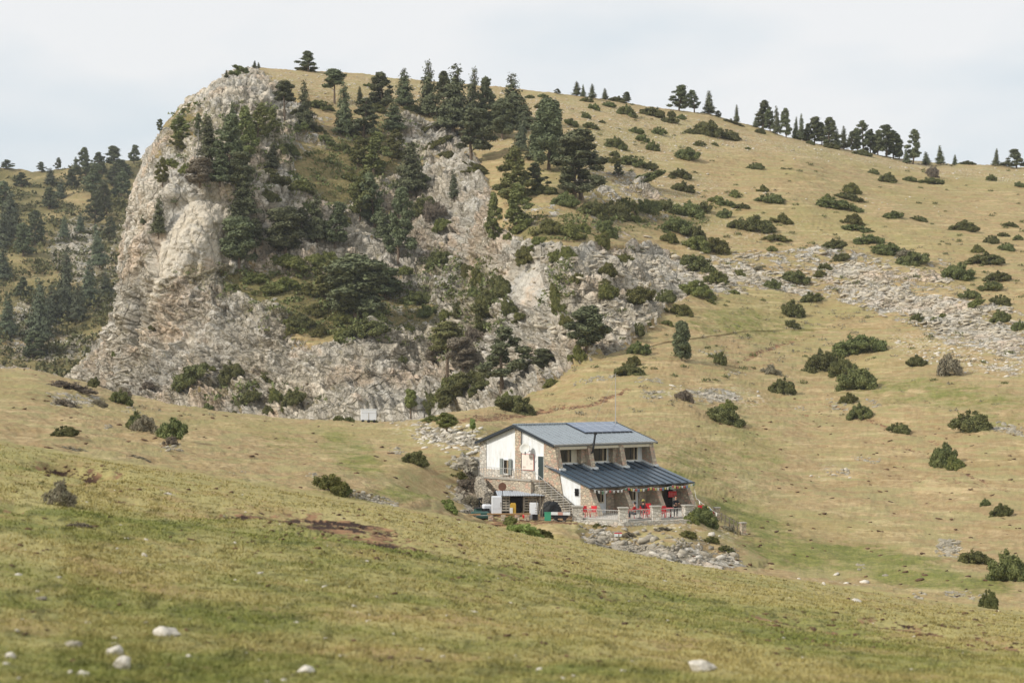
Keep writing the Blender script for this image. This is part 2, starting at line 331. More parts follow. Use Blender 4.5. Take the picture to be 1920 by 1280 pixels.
for t in np.linspace(0, 1, 190):
    py = c1(cx) + (c2(cx) - c1(cx)) * t; row(py, D_B(cx, py))
dB2 = rows[-1][1]; dC = D_C(cx, c2(cx)); gap = np.abs(dC - dB2)
for t in np.linspace(0, 1, 9)[1:-1]:
    row(c2(cx) + np.minimum(gap * .9, 40) * (t * (1 - t)) ** .8, dB2 + (dC - dB2) * t)
nC = len(rows)
for t in np.linspace(0, 1, 430):
    py = c2(cx) + (c3(cx) - c2(cx)) * t; row(py, D_C(cx, py))
nTop = len(rows) - 1
PY = np.array([r[0] for r in rows]); DD = np.array([r[1] for r in rows]); PX = np.broadcast_to(cx, PY.shape)
X, Y, Z = P(PX, PY, DD)
# land falling away behind the skyline
for dd, dz in ((5, .6), (14, 3), (34, 9), (80, 24), (160, 46), (300, 70), (600, 85)):
    X = np.vstack([X, X[nTop] * (1 + dd / DD[nTop])]); Y = np.vstack([Y, Y[nTop] + dd]); Z = np.vstack([Z, np.maximum(Z[nTop] - dz, -12)])
# meadow continuing below and behind the viewpoint
x0, y0, z0 = X[0].copy(), Y[0].copy(), Z[0].copy()
for yy, xs in ((4, 2.2), (-6, 4), (-60, 12)):
    X = np.vstack([x0 * xs, X]); Y = np.vstack([np.full_like(y0, yy), Y]); Z = np.vstack([z0 * .5 + (EZ - 2.2) * .5 if yy == 4 else np.full_like(z0, EZ - 1.9), Z])
off = 3
PY = np.vstack([PY[:1]] * 3 + [PY] + [PY[-1:] - 1] * 7); PX = np.broadcast_to(cx, PY.shape)
nr, nc = X.shape
iA, iH1, iC, iT = nA + off, nH1 + off, nC + off, nTop + off
# ---- painted cover masks: rasters in photo pixels, sampled at the ground they cover
class Mask:
    S = 4
    def __init__(s): s.a = np.zeros((400, 640)); s.yy, s.xx = np.mgrid[0:400, 0:640]; s.xx = s.xx * 4 - 320 + 2.; s.yy = s.yy * 4 - 0 + 2.
    def poly(s, pts, v=1, mode='set'):
        ins = np.zeros(s.a.shape, bool); n = len(pts)
        for i in range(n):
            (xa, ya), (xb, yb) = pts[i], pts[(i + 1) % n]
            if ya == yb: continue
            c = ((ya > s.yy) != (yb > s.yy)) & (s.xx < (xb - xa) * (s.yy - ya) / (yb - ya) + xa); ins ^= c
        s.a[ins] = v if mode == 'set' else s.a[ins] + v
        return s
    def ell(s, x, y, rx, ry, v=1, rot=0):
        c, q = math.cos(R(rot)), math.sin(R(rot)); dx, dy = s.xx - x, s.yy - y
        d = ((dx * c + dy * q) / rx) ** 2 + ((-dx * q + dy * c) / ry) ** 2
        m = np.clip(1.5 - d, 0, 1)
        s.a = s.a * (1 - m) + v * m; return s
    def blur(s, k=2):
        for _ in range(k):
            p = np.pad(s.a, 1, mode='edge'); s.a = (p[:-2, 1:-1] + p[2:, 1:-1] + p[1:-1, :-2] + p[1:-1, 2:] + 2 * p[1:-1, 1:-1]) / 6
        return s
    def __call__(s, px, py):
        x = np.clip((px + 318) / 4, 0, 638.99); y = np.clip((py - 2) / 4, 0, 398.99)
        i, j = x.astype(int), y.astype(int); fx, fy = x - i, y - j
        return (s.a[j, i] * (1 - fx) + s.a[j, i + 1] * fx) * (1 - fy) + (s.a[j + 1, i] * (1 - fx) + s.a[j + 1, i + 1] * fx) * fy
mr = Mask()      # bare rock on the mountain
mr.poly([(100, 800), (100, 690), (150, 660), (200, 590), (230, 480), (240, 380), (280, 270), (340, 190), (420, 130), (470, 120), (520, 150), (560, 190), (600, 240), (700, 260), (760, 215), (860, 245), (905, 310), (930, 420),
         (960, 440), (1050, 460), (1120, 470), (1220, 455), (1290, 480), (1330, 540), (1250, 575), (1230, 610), (1150, 660), (1070, 690), (1010, 740), (850, 800)], .82)
mr.ell(620, 335, 75, 60, .18, 20).ell(600, 250, 60, 40, .4).ell(640, 560, 120, 62, .3, 8).ell(520, 545, 110, 32, .3, 12).ell(590, 620, 60, 40, .3).ell(760, 590, 60, 35, .3)
mr.ell(350, 240, 40, 40, .5, -40).ell(300, 235, 20, 30, .45, -40).ell(700, 300, 60, 50, .35).ell(800, 300, 60, 14, .5)
mr.poly([(322, 392), (352, 376), (404, 366), (432, 398), (428, 508), (360, 520), (288, 524), (292, 470), (305, 430)], 1.16).poly([(484, 400), (512, 392), (512, 480), (488, 492)], 1.12).ell(330, 650, 90, 80, .98).ell(600, 720, 200, 50, .95, 12).ell(740, 720, 70, 50, 1.0).ell(985, 535, 40, 45, 1.2).ell(1035, 580, 18, 80, 1.1, 10).ell(1130, 500, 60, 35, 1)
mr.ell(880, 410, 45, 70, .95).ell(900, 560, 40, 60, .6).ell(940, 660, 60, 50, .95).ell(1090, 630, 60, 30, .95)
mr.poly([(1290, 470), (1430, 470), (1560, 460), (1690, 490), (1780, 520), (1850, 560), (1940, 590), (2100, 620), (2100, 690), (1900, 675), (1780, 650), (1700, 610), (1620, 580), (1540, 560), (1440, 545), (1330, 560)], .47)
mr.ell(1340, 512, 100, 34, .56, 5).ell(1460, 500, 90, 30, .55, 5).ell(1620, 530, 80, 34, .62, 15).ell(1790, 600, 110, 26, .66, 16).ell(1880, 640, 60, 18, .66, 10).ell(1800, 552, 60, 10, .3, 12).ell(1700, 480, 100, 14, .35, 12)
mr.poly([(1040, 270), (1150, 300), (1260, 380), (1330, 440), (1290, 470), (1120, 440)], .38)
mr.ell(1150, 270, 60, 40, .28).ell(1000, 400, 60, 30, .42)
mr_main = mr.blur(3); mr = Mask()
for e in [(840, 815, 70, 16, .7, 14), (885, 868, 32, 22, .75, 10), (1340, 738, 60, 14, .6, 5), (1225, 735, 30, 10, .45, 0), (1130, 650, 40, 10, .5, -10), (1215, 712, 40, 8, .45, 0), (1565, 880, 34, 9, .5, 5), (1890, 803, 40, 9, .6, 8), (1780, 1024, 30, 16, .6, 10),
          (1240, 1035, 150, 24, .75, 8), (1120, 1000, 50, 12, .5, 5), (140, 745, 60, 12, .5, 5), (1420, 640, 0.1, 0.1, 0, 0), (1890, 690, 60, 12, .45, 8), (700, 935, 60, 8, .6, 14), (1800, 1115, 40, 8, .5, 10), (1840, 300, 120, 12, .42, 4), (1700, 295, 60, 10, .4, 20), (1640, 755, 30, 7, .4, 10)]:
    mr.ell(*e)
mr2 = mr.blur(3); mr = mr_main
mg = Mask()      # fresh green grass
mg.poly([(-320, 1600), (-320, 930), (0, 935), (250, 985), (420, 960), (640, 990), (900, 1060), (1200, 1120), (1500, 1165), (1750, 1200), (1920, 1215), (2300, 1240), (2300, 1600)], .55)
for e in [(200, 975, 260, 16, .8, 5), (600, 1010, 220, 22, .75, 8), (1150, 1110, 320, 26, .68, 10), (1480, 1170, 200, 30, .72, 8), (300, 1260, 420, 45, .8, 3), (900, 1270, 400, 30, .66, 0), (700, 1215, 300, 18, .4, 3), (960, 1180, 350, 20, .25, 5), (200, 1050, 240, 30, .15, 5), (1350, 1230, 220, 35, .0, 8), (1700, 1260, 300, 30, .35, 6), (1620, 1240, 200, 15, .7, 8),
          (60, 870, 160, 40, .35, 14), (1560, 1040, 200, 26, .85, 5), (1400, 970, 90, 34, .7, 20), (1400, 1090, 130, 10, .3, 10), (1750, 1085, 160, 20, .8, 8), (660, 850, 70, 30, .7, 30), (780, 920, 90, 20, .8, 0), (560, 830, 120, 14, .4, 10), (1370, 600, 90, 28, .55, 0), (1450, 620, 80, 18, .5, 0), (1330, 870, 120, 40, .45, 0), (1750, 740, 180, 30, .55, 5), (1880, 790, 60, 12, .5, 0), (1000, 740, 80, 10, .3, 0), (820, 770, 50, 6, .8, -20), (1420, 850, 60, 80, .3, 0),
          (1500, 900, 150, 20, .15, 0)]: mg.ell(*e)
mg.blur(5)
ms = Mask()      # olive scrub
for e in [(620, 335, 80, 60, .62, 20), (600, 570, 150, 66, .7, 8), (430, 530, 110, 28, .7, 12), (500, 260, 120, 60, .5, 20), (700, 300, 90, 80, .6, 0), (340, 240, 60, 60, .5, -30), (780, 590, 80, 50, .6, 0), (900, 560, 50, 70, .7, 0), (1040, 430, 90, 22, .7, 0), (1180, 420, 150, 25, .4, 0), (1050, 540, 18, 70, .6, 8), (820, 500, 50, 40, .5, 0), (440, 320, 70, 60, .5, 0), (1250, 400, 120, 30, .35, 0), (860, 640, 50, 60, .5, 0), (470, 740, 140, 22, .5, 8), (130, 740, 60, 14, .3, 0)]: ms.ell(*e)
ms.blur(5)
mo = Mask()      # bare soil, made heavier at the scar to paint in its shade
for e in [(150, 880, 62, 9, 1.2, 9), (190, 892, 40, 5, .8, -12), (520, 968, 130, 8, .6, 8), (640, 985, 120, 16, .7, 10), (350, 1035, 60, 4, .5, 0), (1130, 1120, 60, 5, .5, 5), (240, 1130, 50, 4, .4, 0), (770, 1150, 70, 5, .4, 5), (1250, 1215, 60, 5, .4, 0), (1000, 1230, 50, 5, .4, 0), (700, 1010, 90, 10, .55, 10), (860, 1040, 120, 6, .45, 12), (960, 1075, 60, 6, .4, 5), (1480, 1165, 90, 7, .6, 10), (1560, 1180, 60, 6, .6, 10), (1700, 1175, 110, 6, .65, 8), (1880, 1205, 70, 8, .5, 15), (20, 955, 30, 8, .6, 0), (245, 938, 40, 5, .6, 5), (1130, 745, 70, 4, .85, -20), (1440, 655, 70, 3.6, .95, -22), (900, 782, 60, 5, .75, -8), (1020, 768, 100, 4.5, .8, -10), (1650, 790, 160, 3.4, .7, 18), (1800, 880, 120, 4, .65, 25), (1500, 775, 130, 3, .5, 4), (1700, 840, 120, 3, .5, 12), (1400, 690, 90, 3, .5, -8), (1760, 900, 120, 3, .55, 6), (1620, 930, 150, 3, .4, 5), (760, 860, 12, 5, .4, 0), (880, 920, 30, 12, .6, 0)]: mo.ell(*e)
mo.a *= 1.25; mo.blur(1)
mp_ = Mask()     # stony grass
mp_.poly([(430, 120), (560, 128), (800, 150), (1060, 178), (1260, 208), (1450, 250), (1700, 300), (1920, 315), (2200, 330), (2200, 380), (1800, 340), (1600, 310), (1400, 290), (1300, 300), (1100, 250), (900, 290), (760, 240), (560, 180)], .62)
for e in [(1150, 290, 150, 60, .6, 15), (1450, 440, 250, 40, .45, 5), (1800, 660, 160, 40, .7, 10), (1340, 740, 130, 26, .55, 5), (1640, 380, 250, 20, .35, 5), (1250, 360, 160, 40, .5, 0), (840, 815, 130, 35, .6, 10), (1560, 885, 60, 20, .55, 0), (1280, 1010, 120, 50, .6, 0), (1600, 1090, 300, 10, .5, 6)]: mp_.ell(*e)
mp_.blur(6)
gm = [m_(PX, PY) for m_ in (mr, mg, ms, mo, mp_)]
rockm = gm[0]
rock2 = mr2(PX, PY)
# rows hidden behind a crest stay grass, mountain flank behind the silhouette is rock
ri = np.arange(nr)[:, None] + np.zeros((1, nc), int)
rockm = np.where((ri > iC) & (PX < 300) & (PY < 700), .85, rockm)
rockm = np.where(ri < iC, np.where(PX < 1060, 0, rockm), rockm); rockm = np.maximum(rockm, rock2)
rockm = np.where(ri <= iA, 0, rockm)
gm[2] = np.where(ri < iC, gm[2] * .2, gm[2])
# ---- relief
def normals():
    dxr = np.gradient(X, axis=0), np.gradient(Y, axis=0), np.gradient(Z, axis=0)
    dxc = np.gradient(X, axis=1), np.gradient(Y, axis=1), np.gradient(Z, axis=1)
    nx = dxc[1] * dxr[2] - dxc[2] * dxr[1]; ny = dxc[2] * dxr[0] - dxc[0] * dxr[2]; nz = dxc[0] * dxr[1] - dxc[1] * dxr[0]
    l = np.sqrt(nx * nx + ny * ny + nz * nz) + 1e-9
    return nx / l, ny / l, nz / l
nx, ny, nz = normals()
# the rock relief, in metres along the normal
brk = fbm(X / 16, Y / 16, Z / 12, 5, 40, gain=.65)
rockm = np.where((rockm > .06) & (ri > iC), np.clip(rockm + .5 * brk * np.clip(1.3 - rockm, 0, .6), 0, 1.3), rockm)
rk = sstep(.3, .62, rockm) * (ri > iH1)
big = fbm(X / 34, Y / 34, Z / 60, 3, 3) * 3.2 * sstep(.3, .8, rockm) * (ri > iC)
big = big + fbm(X / 13, Y / 13, Z / 22, 4, 14, ridged=True) * 1.5 * sstep(.3, .8, rockm) * (ri > iC) * (1 - sstep(.95, 1.1, rockm)) * (1 - .8 * sstep(1180, 1320, PX))
big = big - 4.5 * np.exp(-((PX - 262 + (PY - 600) * .06) / 5) ** 2 - ((PY - 600) / 45) ** 2) * (ri > iC)
vert = fbm(X / 9, Y / 9, Z / 30, 3, 9, ridged=True)
smooth_slab = np.clip(rockm - .9, 0, .3) / .3
sel = (rk > .02)
wx, wy, wz = X[sel], Y[sel], Z[sel]
jx = fbm(wx / 3, wy / 3, wz / 3, 2, 70) * .9; 
# tilted beds: blocks longer along the strata, which dip down to the right on the lower face
dip = R(24); sx = wx * math.cos(dip) - wz * math.sin(dip); sz = wx * math.sin(dip) + wz * math.cos(dip)
jz = fbm(wx / 7, wy / 7, wz / 7, 3, 75)
f1, e1, v1 = worley(sx / 7.5 + jz * .5, wy / 6 + jx * .3, sz / 3.0 + jx * .35, 5)
f2, e2, v2 = worley(sx / 2.3 + jx * .5, wy / 2.0, sz / .95 + jz * .8, 6)
upper = sstep(EZ + 12, EZ + 26, wz) * (wx < -40)            # massive upper wall, cut by upright joints
beds = fbm(sx / 11 + jx * .2, wy / 9, sz / 1.5 + jz * .3, 3, 80, ridged=True)
joints = fbm(wx / 2.8 + jz * .5, wy / 2.8, wz / 17, 3, 84, ridged=True)
cm = sstep(-.15, .35, fbm(wx / 5, wy / 5, wz / 5, 2, 99))
cracks = (np.exp(-(e1 / .07) ** 2) * .8 + np.exp(-(e2 / .10) ** 2) * .45) * (.25 + .75 * cm)
blk = (v1 - .5) * 1.1 + (v2 - .5) * .6 - cracks * .55 + fbm(wx / 2.6, wy / 2.6, wz / 2.6, 4, 90) * .9
blk += -(np.clip(beds - .55, 0, 1)) * 1.5 * (1 - upper) - np.clip(joints - .6, 0, 1) * (.2 + 1.0 * upper)
cracks = np.clip(cracks + np.clip(beds - .75, 0, 1) * 1.5 * (1 - upper) + np.clip(joints - .8, 0, 1) * 1.6, 0, 1)
relief = np.zeros_like(X); crev = np.zeros_like(X)
relief[sel] = blk; crev[sel] = cracks
relief = relief * rk * (1 - .6 * smooth_slab) - .8 * smooth_slab * rk; relief = relief ; relief = relief * np.where(ri > iC, 1, .45) * (1 - .6 * sstep(1180, 1320, PX)) + vert * .3 * rk * (ri > iC) * (1 - .8 * sstep(1180, 1320, PX)) * (1 - .5 * smooth_slab) + big
crev = np.clip(crev * rk * (1 - .5 * smooth_slab) * (1 - .4 * sstep(1180, 1320, PX)) + .35 * sstep(.25, -.3, vert) * rk * (ri > iC) , 0, 1)
# grassland relief: hummocks, terracettes, tussocks
gr = (1 - rk)
far = (ri > iH1)
hum = fbm(X / 9, Y / 9, Z / 9, 3, 20) * np.where(far, .55, .12)
ter = np.abs(perlin(X / 30, Y / 30, Z / 1.3 + fbm(X / 14, Y / 14, Z / 14, 2, 33) * .8, 31)) * .35 * far
tus = fbm(X / .9, Y / .9, Z / .9, 3, 24) * np.where(far, .16, .055) + fbm(X / .22, Y / .22, Z / .22, 2, 27) * .03 * (ri <= iA)
relief += gr * (hum - ter + tus)
def strip(x, y, rx, ry, k): return np.exp(-((PX - x) / rx) ** 2 - ((PY - y - (PX - x) * k) / ry) ** 2) * (ri <= iA)
rough = fbm(X * 1.7, Y * .9, Z * 1.7, 4, 61, gain=.7)
soil2 = strip(440, 968, 60, 6, .02) + strip(540, 972, 90, 7, .06) + strip(660, 985, 110, 9, .13) + strip(590, 1000, 90, 7, .1) + strip(700, 1012, 70, 6, .1) + strip(850, 1042, 110, 4.5, .16) + strip(965, 1078, 50, 4, .1) + strip(1480, 1160, 70, 5, .15) + strip(1590, 1182, 60, 5, .1) + strip(1740, 1180, 110, 5, .18) + strip(20, 955, 26, 6, 0) + strip(245, 938, 34, 4, .1) + strip(1180, 1120, 70, 3.5, .1)
gm[3] = np.maximum(gm[3], np.clip(soil2 * (.75 + 1.1 * rough), 0, 1.1)); soilm = gm[3]
crev = np.where(ri <= iA, np.clip(soil2 * 1.1 + 3.0 * rough * soil2 - .3, 0, 1), crev)
relief -= np.clip(soilm, 0, 1) * np.where(ri <= iA, .16, .25)
# the eroded scar in the near slope
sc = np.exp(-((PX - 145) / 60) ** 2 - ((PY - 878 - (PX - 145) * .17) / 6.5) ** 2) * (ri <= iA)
relief -= sc * 1.1; gm[3] = np.maximum(gm[3], np.clip(sc * 2.2, 0, 1.3)); crev = np.where(ri <= iA, np.maximum(crev, np.clip(np.exp(-((PX - 140) / 50) ** 2 - ((PY - 874 - (PX - 145) * .17) / 5.5) ** 2) * 1.9, 0, 1)), crev)  # crev here paints shade under the scar's upper edge; the soil is bare
sk = sstep(2, 60, PY - c3(PX)); relief = np.where((ri > iC) & (PX < 620), relief - big * (1 - sk) * .9, relief); relief = np.where((ri > iC) & (PX < 620), relief * (.7 + .3 * sk), relief)
fade = np.ones_like(X); fade[:off] = 0; fade[iT + 1:] = .6
edge = np.abs(ri - iT); relief = relief * fade
X = X + nx * relief; Y = Y + ny * relief; Z = Z + nz * relief
# ---- level pads where the house, its terrace and the yard stand
HO = Vector(P(0, 0, 1)) * 0; HOX, HOY, HZ = 3.625, 145.0, EZ - 11.3; HA = R(40)
def hl(u, v): return HOX + u * math.cos(HA) - v * math.sin(HA), HOY + u * math.sin(HA) + v * math.cos(HA)
def inside(poly, x, y):
    ins = np.zeros(x.shape, bool); n = len(poly)
    for i in range(n):
        (xa, ya), (xb, yb) = poly[i], poly[(i + 1) % n]
        if ya == yb: continue
        ins ^= ((ya > y) != (yb > y)) & (x < (xb - xa) * (y - ya) / (yb - ya) + xa)
    return ins
PIL = [P(1083, 974, 137), P(1169, 977, 135.4), P(1230, 974, 137), P(1290, 972, 138)]
TERR = [(PIL[0][0] - .3, PIL[0][1] - .2), (PIL[1][0], PIL[1][1] - .3), (PIL[2][0], PIL[2][1] - .3), (PIL[3][0] + .4, PIL[3][1] - .3), (PIL[3][0] + 2.2, 147), hl(12.2, 0), hl(0, 0), hl(-.3, -3)]
YARD = [(P(870, 0, 132)[0], 133.5), (P(1083, 0, 135)[0], 134.5), (PIL[0][0], PIL[0][1]), hl(-.2, -3), hl(-.2, 1), hl(-2.2, 1), hl(-2.2, 6.5), (P(893, 0, 145)[0], 145), (P(862, 0, 137)[0], 137)]
FOOT = [hl(-.1, -5.8), hl(12, -5.8), hl(12, 10.6), hl(-.1, 10.6)]
LAND = [hl(-1.9, .4), hl(.2, .4), hl(.2, 9.8), hl(-1.9, 8.6)]
near = (Y > 125) & (Y < 170) & (X > -20) & (X < 22) & (ri > iH1)
def pdist(poly, x, y):
    d = np.full(x.shape, 1e9); n = len(poly)
    for i in range(n):
        (xa, ya), (xb, yb) = poly[i], poly[(i + 1) % n]
        t = np.clip(((x - xa) * (xb - xa) + (y - ya) * (yb - ya)) / ((xb - xa) ** 2 + (yb - ya) ** 2), 0, 1)
        d = np.minimum(d, np.hypot(x - xa - t * (xb - xa), y - ya - t * (yb - ya)))
    return np.where(inside(poly, x, y), 0, d)
ns_ = np.nonzero(near); xn, yn = X[ns_], Y[ns_]
def smin(a, b, k=2.2): m_ = np.minimum(a, b); return m_ - np.log(np.exp(-k * (a - m_)) + np.exp(-k * (b - m_))) / k
for poly, zl, sl in ((TERR, HZ - .35, .45), (YARD, HZ - .1, .33), (FOOT, HZ - .35, .7), (LAND, HZ + 2.0, 1.0)):
    if poly is FOOT or poly is TERR: lim = zl + np.maximum(pdist(poly, xn, yn), 0) * sl * np.where(xn < 4, 5, 1)
    else:
        d_ = pdist(poly, xn, yn); lim = zl + d_ * sl + .05 * d_ * d_
        if poly is YARD: Z[ns_] = np.where(d_ > 0, np.maximum(smin(Z[ns_], lim + .3), np.minimum(Z[ns_], zl)), np.minimum(Z[ns_], lim)); continue
    Z[ns_] = np.minimum(Z[ns_], lim)
dt_ = pdist(TERR, xn, yn); fr_ = (dt_ > 0) & (dt_ < 6) & (yn < 140.5) & (xn > 5.5); Z[ns_] = np.where(fr_, np.maximum(Z[ns_], HZ - .26 - .48 * dt_), Z[ns_])
k = near & inside(YARD, X, Y); Z = np.where(k, HZ - .1 + .04 * np.sin(X * 3) * np.cos(Y * 4), Z)
gm[3] = np.where(k, .75, gm[3])
idx = np.arange(nr * nc).reshape(nr, nc)
Vt = np.stack([X, Y, Z], -1).reshape(-1, 3)
F = np.stack([idx[:-1, :-1], idx[:-1, 1:], idx[1:, 1:], idx[1:, :-1]], -1)
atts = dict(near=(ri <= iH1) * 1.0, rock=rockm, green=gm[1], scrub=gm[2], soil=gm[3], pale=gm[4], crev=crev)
def sub(name, r0, r1, label=None):
    ids = F[r0:r1].reshape(-1, 4); o0, o1 = r0 * nc, (r1 + 1) * nc
    me = np_mesh(name, Vt[o0:o1], ids - o0, M_GROUND, True)
    for k_, v_ in atts.items(): attr(me, k_, v_.reshape(-1)[o0:o1])
    o = link(name, me); o['kind'] = 'structure'; return o
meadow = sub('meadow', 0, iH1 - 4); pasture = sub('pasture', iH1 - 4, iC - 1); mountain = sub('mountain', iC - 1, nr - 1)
# ---- the far wooded hill on the left
fc = curve([(-400, 320), (0, 316), (60, 321), (100, 317), (140, 312), (200, 305), (260, 296), (330, 290), (500, 285)])
TD = TPS([(-400, 760, 480), (500, 760, 520), (100, 760, 500), (100, 600, 580), (-400, 600, 570), (500, 600, 610), (100, 450, 680), (-300, 450, 670), (100, 310, 820), (-400, 310, 800), (500, 290, 850), (60, 500, 640), (180, 560, 600)])
fx = np.arange(-400, 500, 2.6); fr = []
for t in np.linspace(0, 1, 190):
    py = 780 + (fc(fx) - 780) * t; fr.append((py, TD(fx, py)))
FY = np.array([r[0] for r in fr]); FD = np.array([r[1] for r in fr]); FX = np.broadcast_to(fx, FY.shape)
X2, Y2, Z2 = P(FX, FY, FD)
for dd, dz in ((10, 1), (40, 8), (150, 40), (500, 90)):
    X2 = np.vstack([X2, X2[189] * (1 + dd / FD[-1])]); Y2 = np.vstack([Y2, Y2[189] + dd]); Z2 = np.vstack([Z2, Z2[189] - dz])
FY = np.vstack([FY] + [FY[-1:]] * 4); FX = np.broadcast_to(fx, FY.shape)
fm = Mask(); fm.ell(150, 470, 60, 60, .7).ell(60, 590, 60, 40, .6).ell(100, 650, 120, 30, .55).ell(190, 540, 40, 60, .5).ell(220, 470, 40, 60, .45); fm.blur(5)
rk2 = fm(FX, FY) + .0; s2 = sstep(.2, .6, rk2)
rel = fbm(X2 / 30, Y2 / 30, Z2 / 30, 3, 50) * 5 + fbm(X2 / 4, Y2 / 4, Z2 / 4, 3, 51) * .9
_, ee, vv = worley(X2 / 4, Y2 / 4, Z2 / 3, 52)
rel = rel + s2 * ((vv - .5) * 1.8 - np.exp(-(ee / .12) ** 2))
Z2 = Z2 + rel * .5; Y2 = Y2 - rel * .6
ii = np.arange(X2.size).reshape(X2.shape); F2 = np.stack([ii[:-1, :-1], ii[:-1, 1:], ii[1:, 1:], ii[1:, :-1]], -1).reshape(-1, 4)
me = np_mesh('far_hill', np.stack([X2, Y2, Z2], -1).reshape(-1, 3), F2, M_GROUND, True)
sc2 = np.clip(.6 + .4 * fbm(X2 / 22, Y2 / 22, Z2 / 22, 3, 60), 0, 1)
for k_, v_ in dict(rock=rk2, green=rk2 * 0, scrub=sc2, soil=rk2 * 0, pale=rk2 * 0 + .3, crev=s2 * np.exp(-(ee / .15) ** 2), near=rk2 * 0).items(): attr(me, k_, v_.reshape(-1))
far_hill = link('far_hill', me); far_hill['kind'] = 'structure'
# wide valley floor out to the horizon, below everything
n = 48; vs = [(0, 300, -12.5)]; fs = []
for j, rad in enumerate((500, 900, 1500, 2300)):
    for i in range(n):
        a = 2 * math.pi * i / n; vs.append((rad * math.cos(a), 300 + rad * math.sin(a), -12.5 + 2 * math.sin(5 * a + j) - 3 * j))
for i in range(n): fs.append((0, 1 + i, 1 + (i + 1) % n))
for j in range(3):
    for i in range(n): a, b = 1 + j * n + i, 1 + j * n + (i + 1) % n; fs.append((a, a + n, b + n, b))
mb = MB(); mb.add(vs, fs); vf = mb.build('valley_floor', M_GROUND); vf['kind'] = 'structure'
vf.location = (0, 0, -3)
bpy.context.view_layer.update()
EYE = Vector((0, 0, EZ))
def hit(px, py, lower=True, only=None):
    """the land seen through a photo pixel"""
    for k in range(0, 60, 2):
        d = Vector(ray(px, py + k)).normalized(); best = None
        for o in (only or (meadow, pasture, mountain, far_hill)):
            ok, loc, nrm, _ = o.ray_cast(EYE, d, distance=3000)
            if ok and (best is None or (loc - EYE).length < (best[0] - EYE).length): best = (loc.copy(), nrm.copy())
        if best or not lower: return best
    return None
# ================================================================= PLANTS
def leaf_mat(name, a, b, c, sc=.9, sat=1.0):
    m = NT(name); oi = m.n('ShaderNodeObjectInfo')
    n1 = m.noise(m.pos, sc, 4, .6); n2 = m.noise(m.pos, sc * 5, 3, .7)
    cc = m.mix(m.ramp(n1, .35, .65), srgb(*a), srgb(*b)); cc = m.mix(m.ramp(n2, .45, .7), cc, srgb(*c))
    hs = m.n('ShaderNodeHueSaturation'); m.l(cc, hs.inputs['Color']); m.l(m.ramp(oi.outputs['Random'], 0, 1, .478, .515), hs.inputs['Hue'])
    m.l(m.math('ADD', .78, m.math('MULTIPLY', oi.outputs['Random'], .45)), hs.inputs['Value']); hs.inputs['Saturation'].default_value = sat
    m.bsdf.inputs['Subsurface Weight'].default_value = 0
    return m.out(hs.outputs[0], None, .8)
M_PINE = leaf_mat('pine_needles', (76, 82, 58), (104, 110, 78), (130, 134, 98))
M_OLIVE = leaf_mat('pale_pine_needles', (92, 98, 58), (122, 126, 76), (148, 146, 92))
M_BLUE = leaf_mat('spruce_needles', (80, 88, 68), (104, 112, 86), (126, 132, 102))
M_JUN = leaf_mat('juniper_leaves', (74, 82, 48), (104, 108, 64), (138, 138, 88), 1.2)
M_JUNY = leaf_mat('yellow_juniper_leaves', (84, 90, 48), (112, 114, 62), (142, 138, 82), 1.2)
M_HEATH = leaf_mat('dry_heath', (108, 98, 82), (134, 124, 104), (152, 146, 126), 1.5)
M_LIGHT = leaf_mat('broadleaf', (104, 116, 62), (130, 142, 78), (150, 156, 96), 1.5)
def bark():
    m = NT('bark'); n1 = m.noise(m.scale(m.obj, (6, 6, 1)), 3, 5, .7)
    return m.out(m.mix(m.ramp(n1, .35, .65), srgb(86, 72, 58), srgb(138, 122, 104)), m.bump(n1, .6, .05), .95)
M_BARK = bark(); M_DEAD = flat('bleached_wood', srgb(176, 172, 164), .9, .2)
def tufts(C, size, rng, n=3, up=.3, elong=1.6, outw=None):
    """random leaf triangles round every centre: reads as needle clumps"""
    C = np.repeat(C, n, 0); k = len(C); s = size if np.isscalar(size) else np.repeat(size, n)
    d = rng.normal(size=(k, 3)); d[:, 2] += up; e = rng.normal(size=(k, 3))
    if outw is not None:                                   # leaves lie roughly along the lobe they grow on, so each clump catches the light as a form
        ow = np.repeat(outw, n, 0); d -= .72 * (d * ow).sum(1)[:, None] * ow; e -= .72 * (e * ow).sum(1)[:, None] * ow
    d /= np.linalg.norm(d, axis=1)[:, None]
    e -= (e * d).sum(1)[:, None] * d; e /= np.linalg.norm(e, axis=1)[:, None]
    o = C + rng.normal(size=(k, 3)) * (np.reshape(s, (-1, 1)) * .35)
    s = np.reshape(s, (-1, 1)) * rng.uniform(.6, 1.3, (k, 1))
    V = np.stack([o - e * s * .32, o + e * s * .32, o + d * s * elong * .5 + e * s * .1], 1).reshape(-1, 3)
    return V, np.arange(k * 3).reshape(-1, 3)
def lobes_points(L_, rng, dens):
    """points over the shells of flattened lobes (x, y, z, rx, rz)"""
    out_ = []; nrm_ = []
    for (x, y, z, rx, rz) in L_:
        n = max(int(dens * (rx * rx + rx * rz) * 4), 8)
        d = rng.normal(size=(n, 3)); d[:, 2] += .25; d /= np.linalg.norm(d, axis=1)[:, None]
        r = rng.uniform(.45, 1.0, n) ** .5 * (1 + .22 * np.sin(d[:, 0] * 7 + x * 9) * np.sin(d[:, 2] * 6 + y * 7))
        out_.append(np.c_[x + d[:, 0] * rx * r, y + d[:, 1] * rx * r, z + d[:, 2] * rz * r]); nrm_.append(d)
    return np.concatenate(out_), np.concatenate(nrm_)
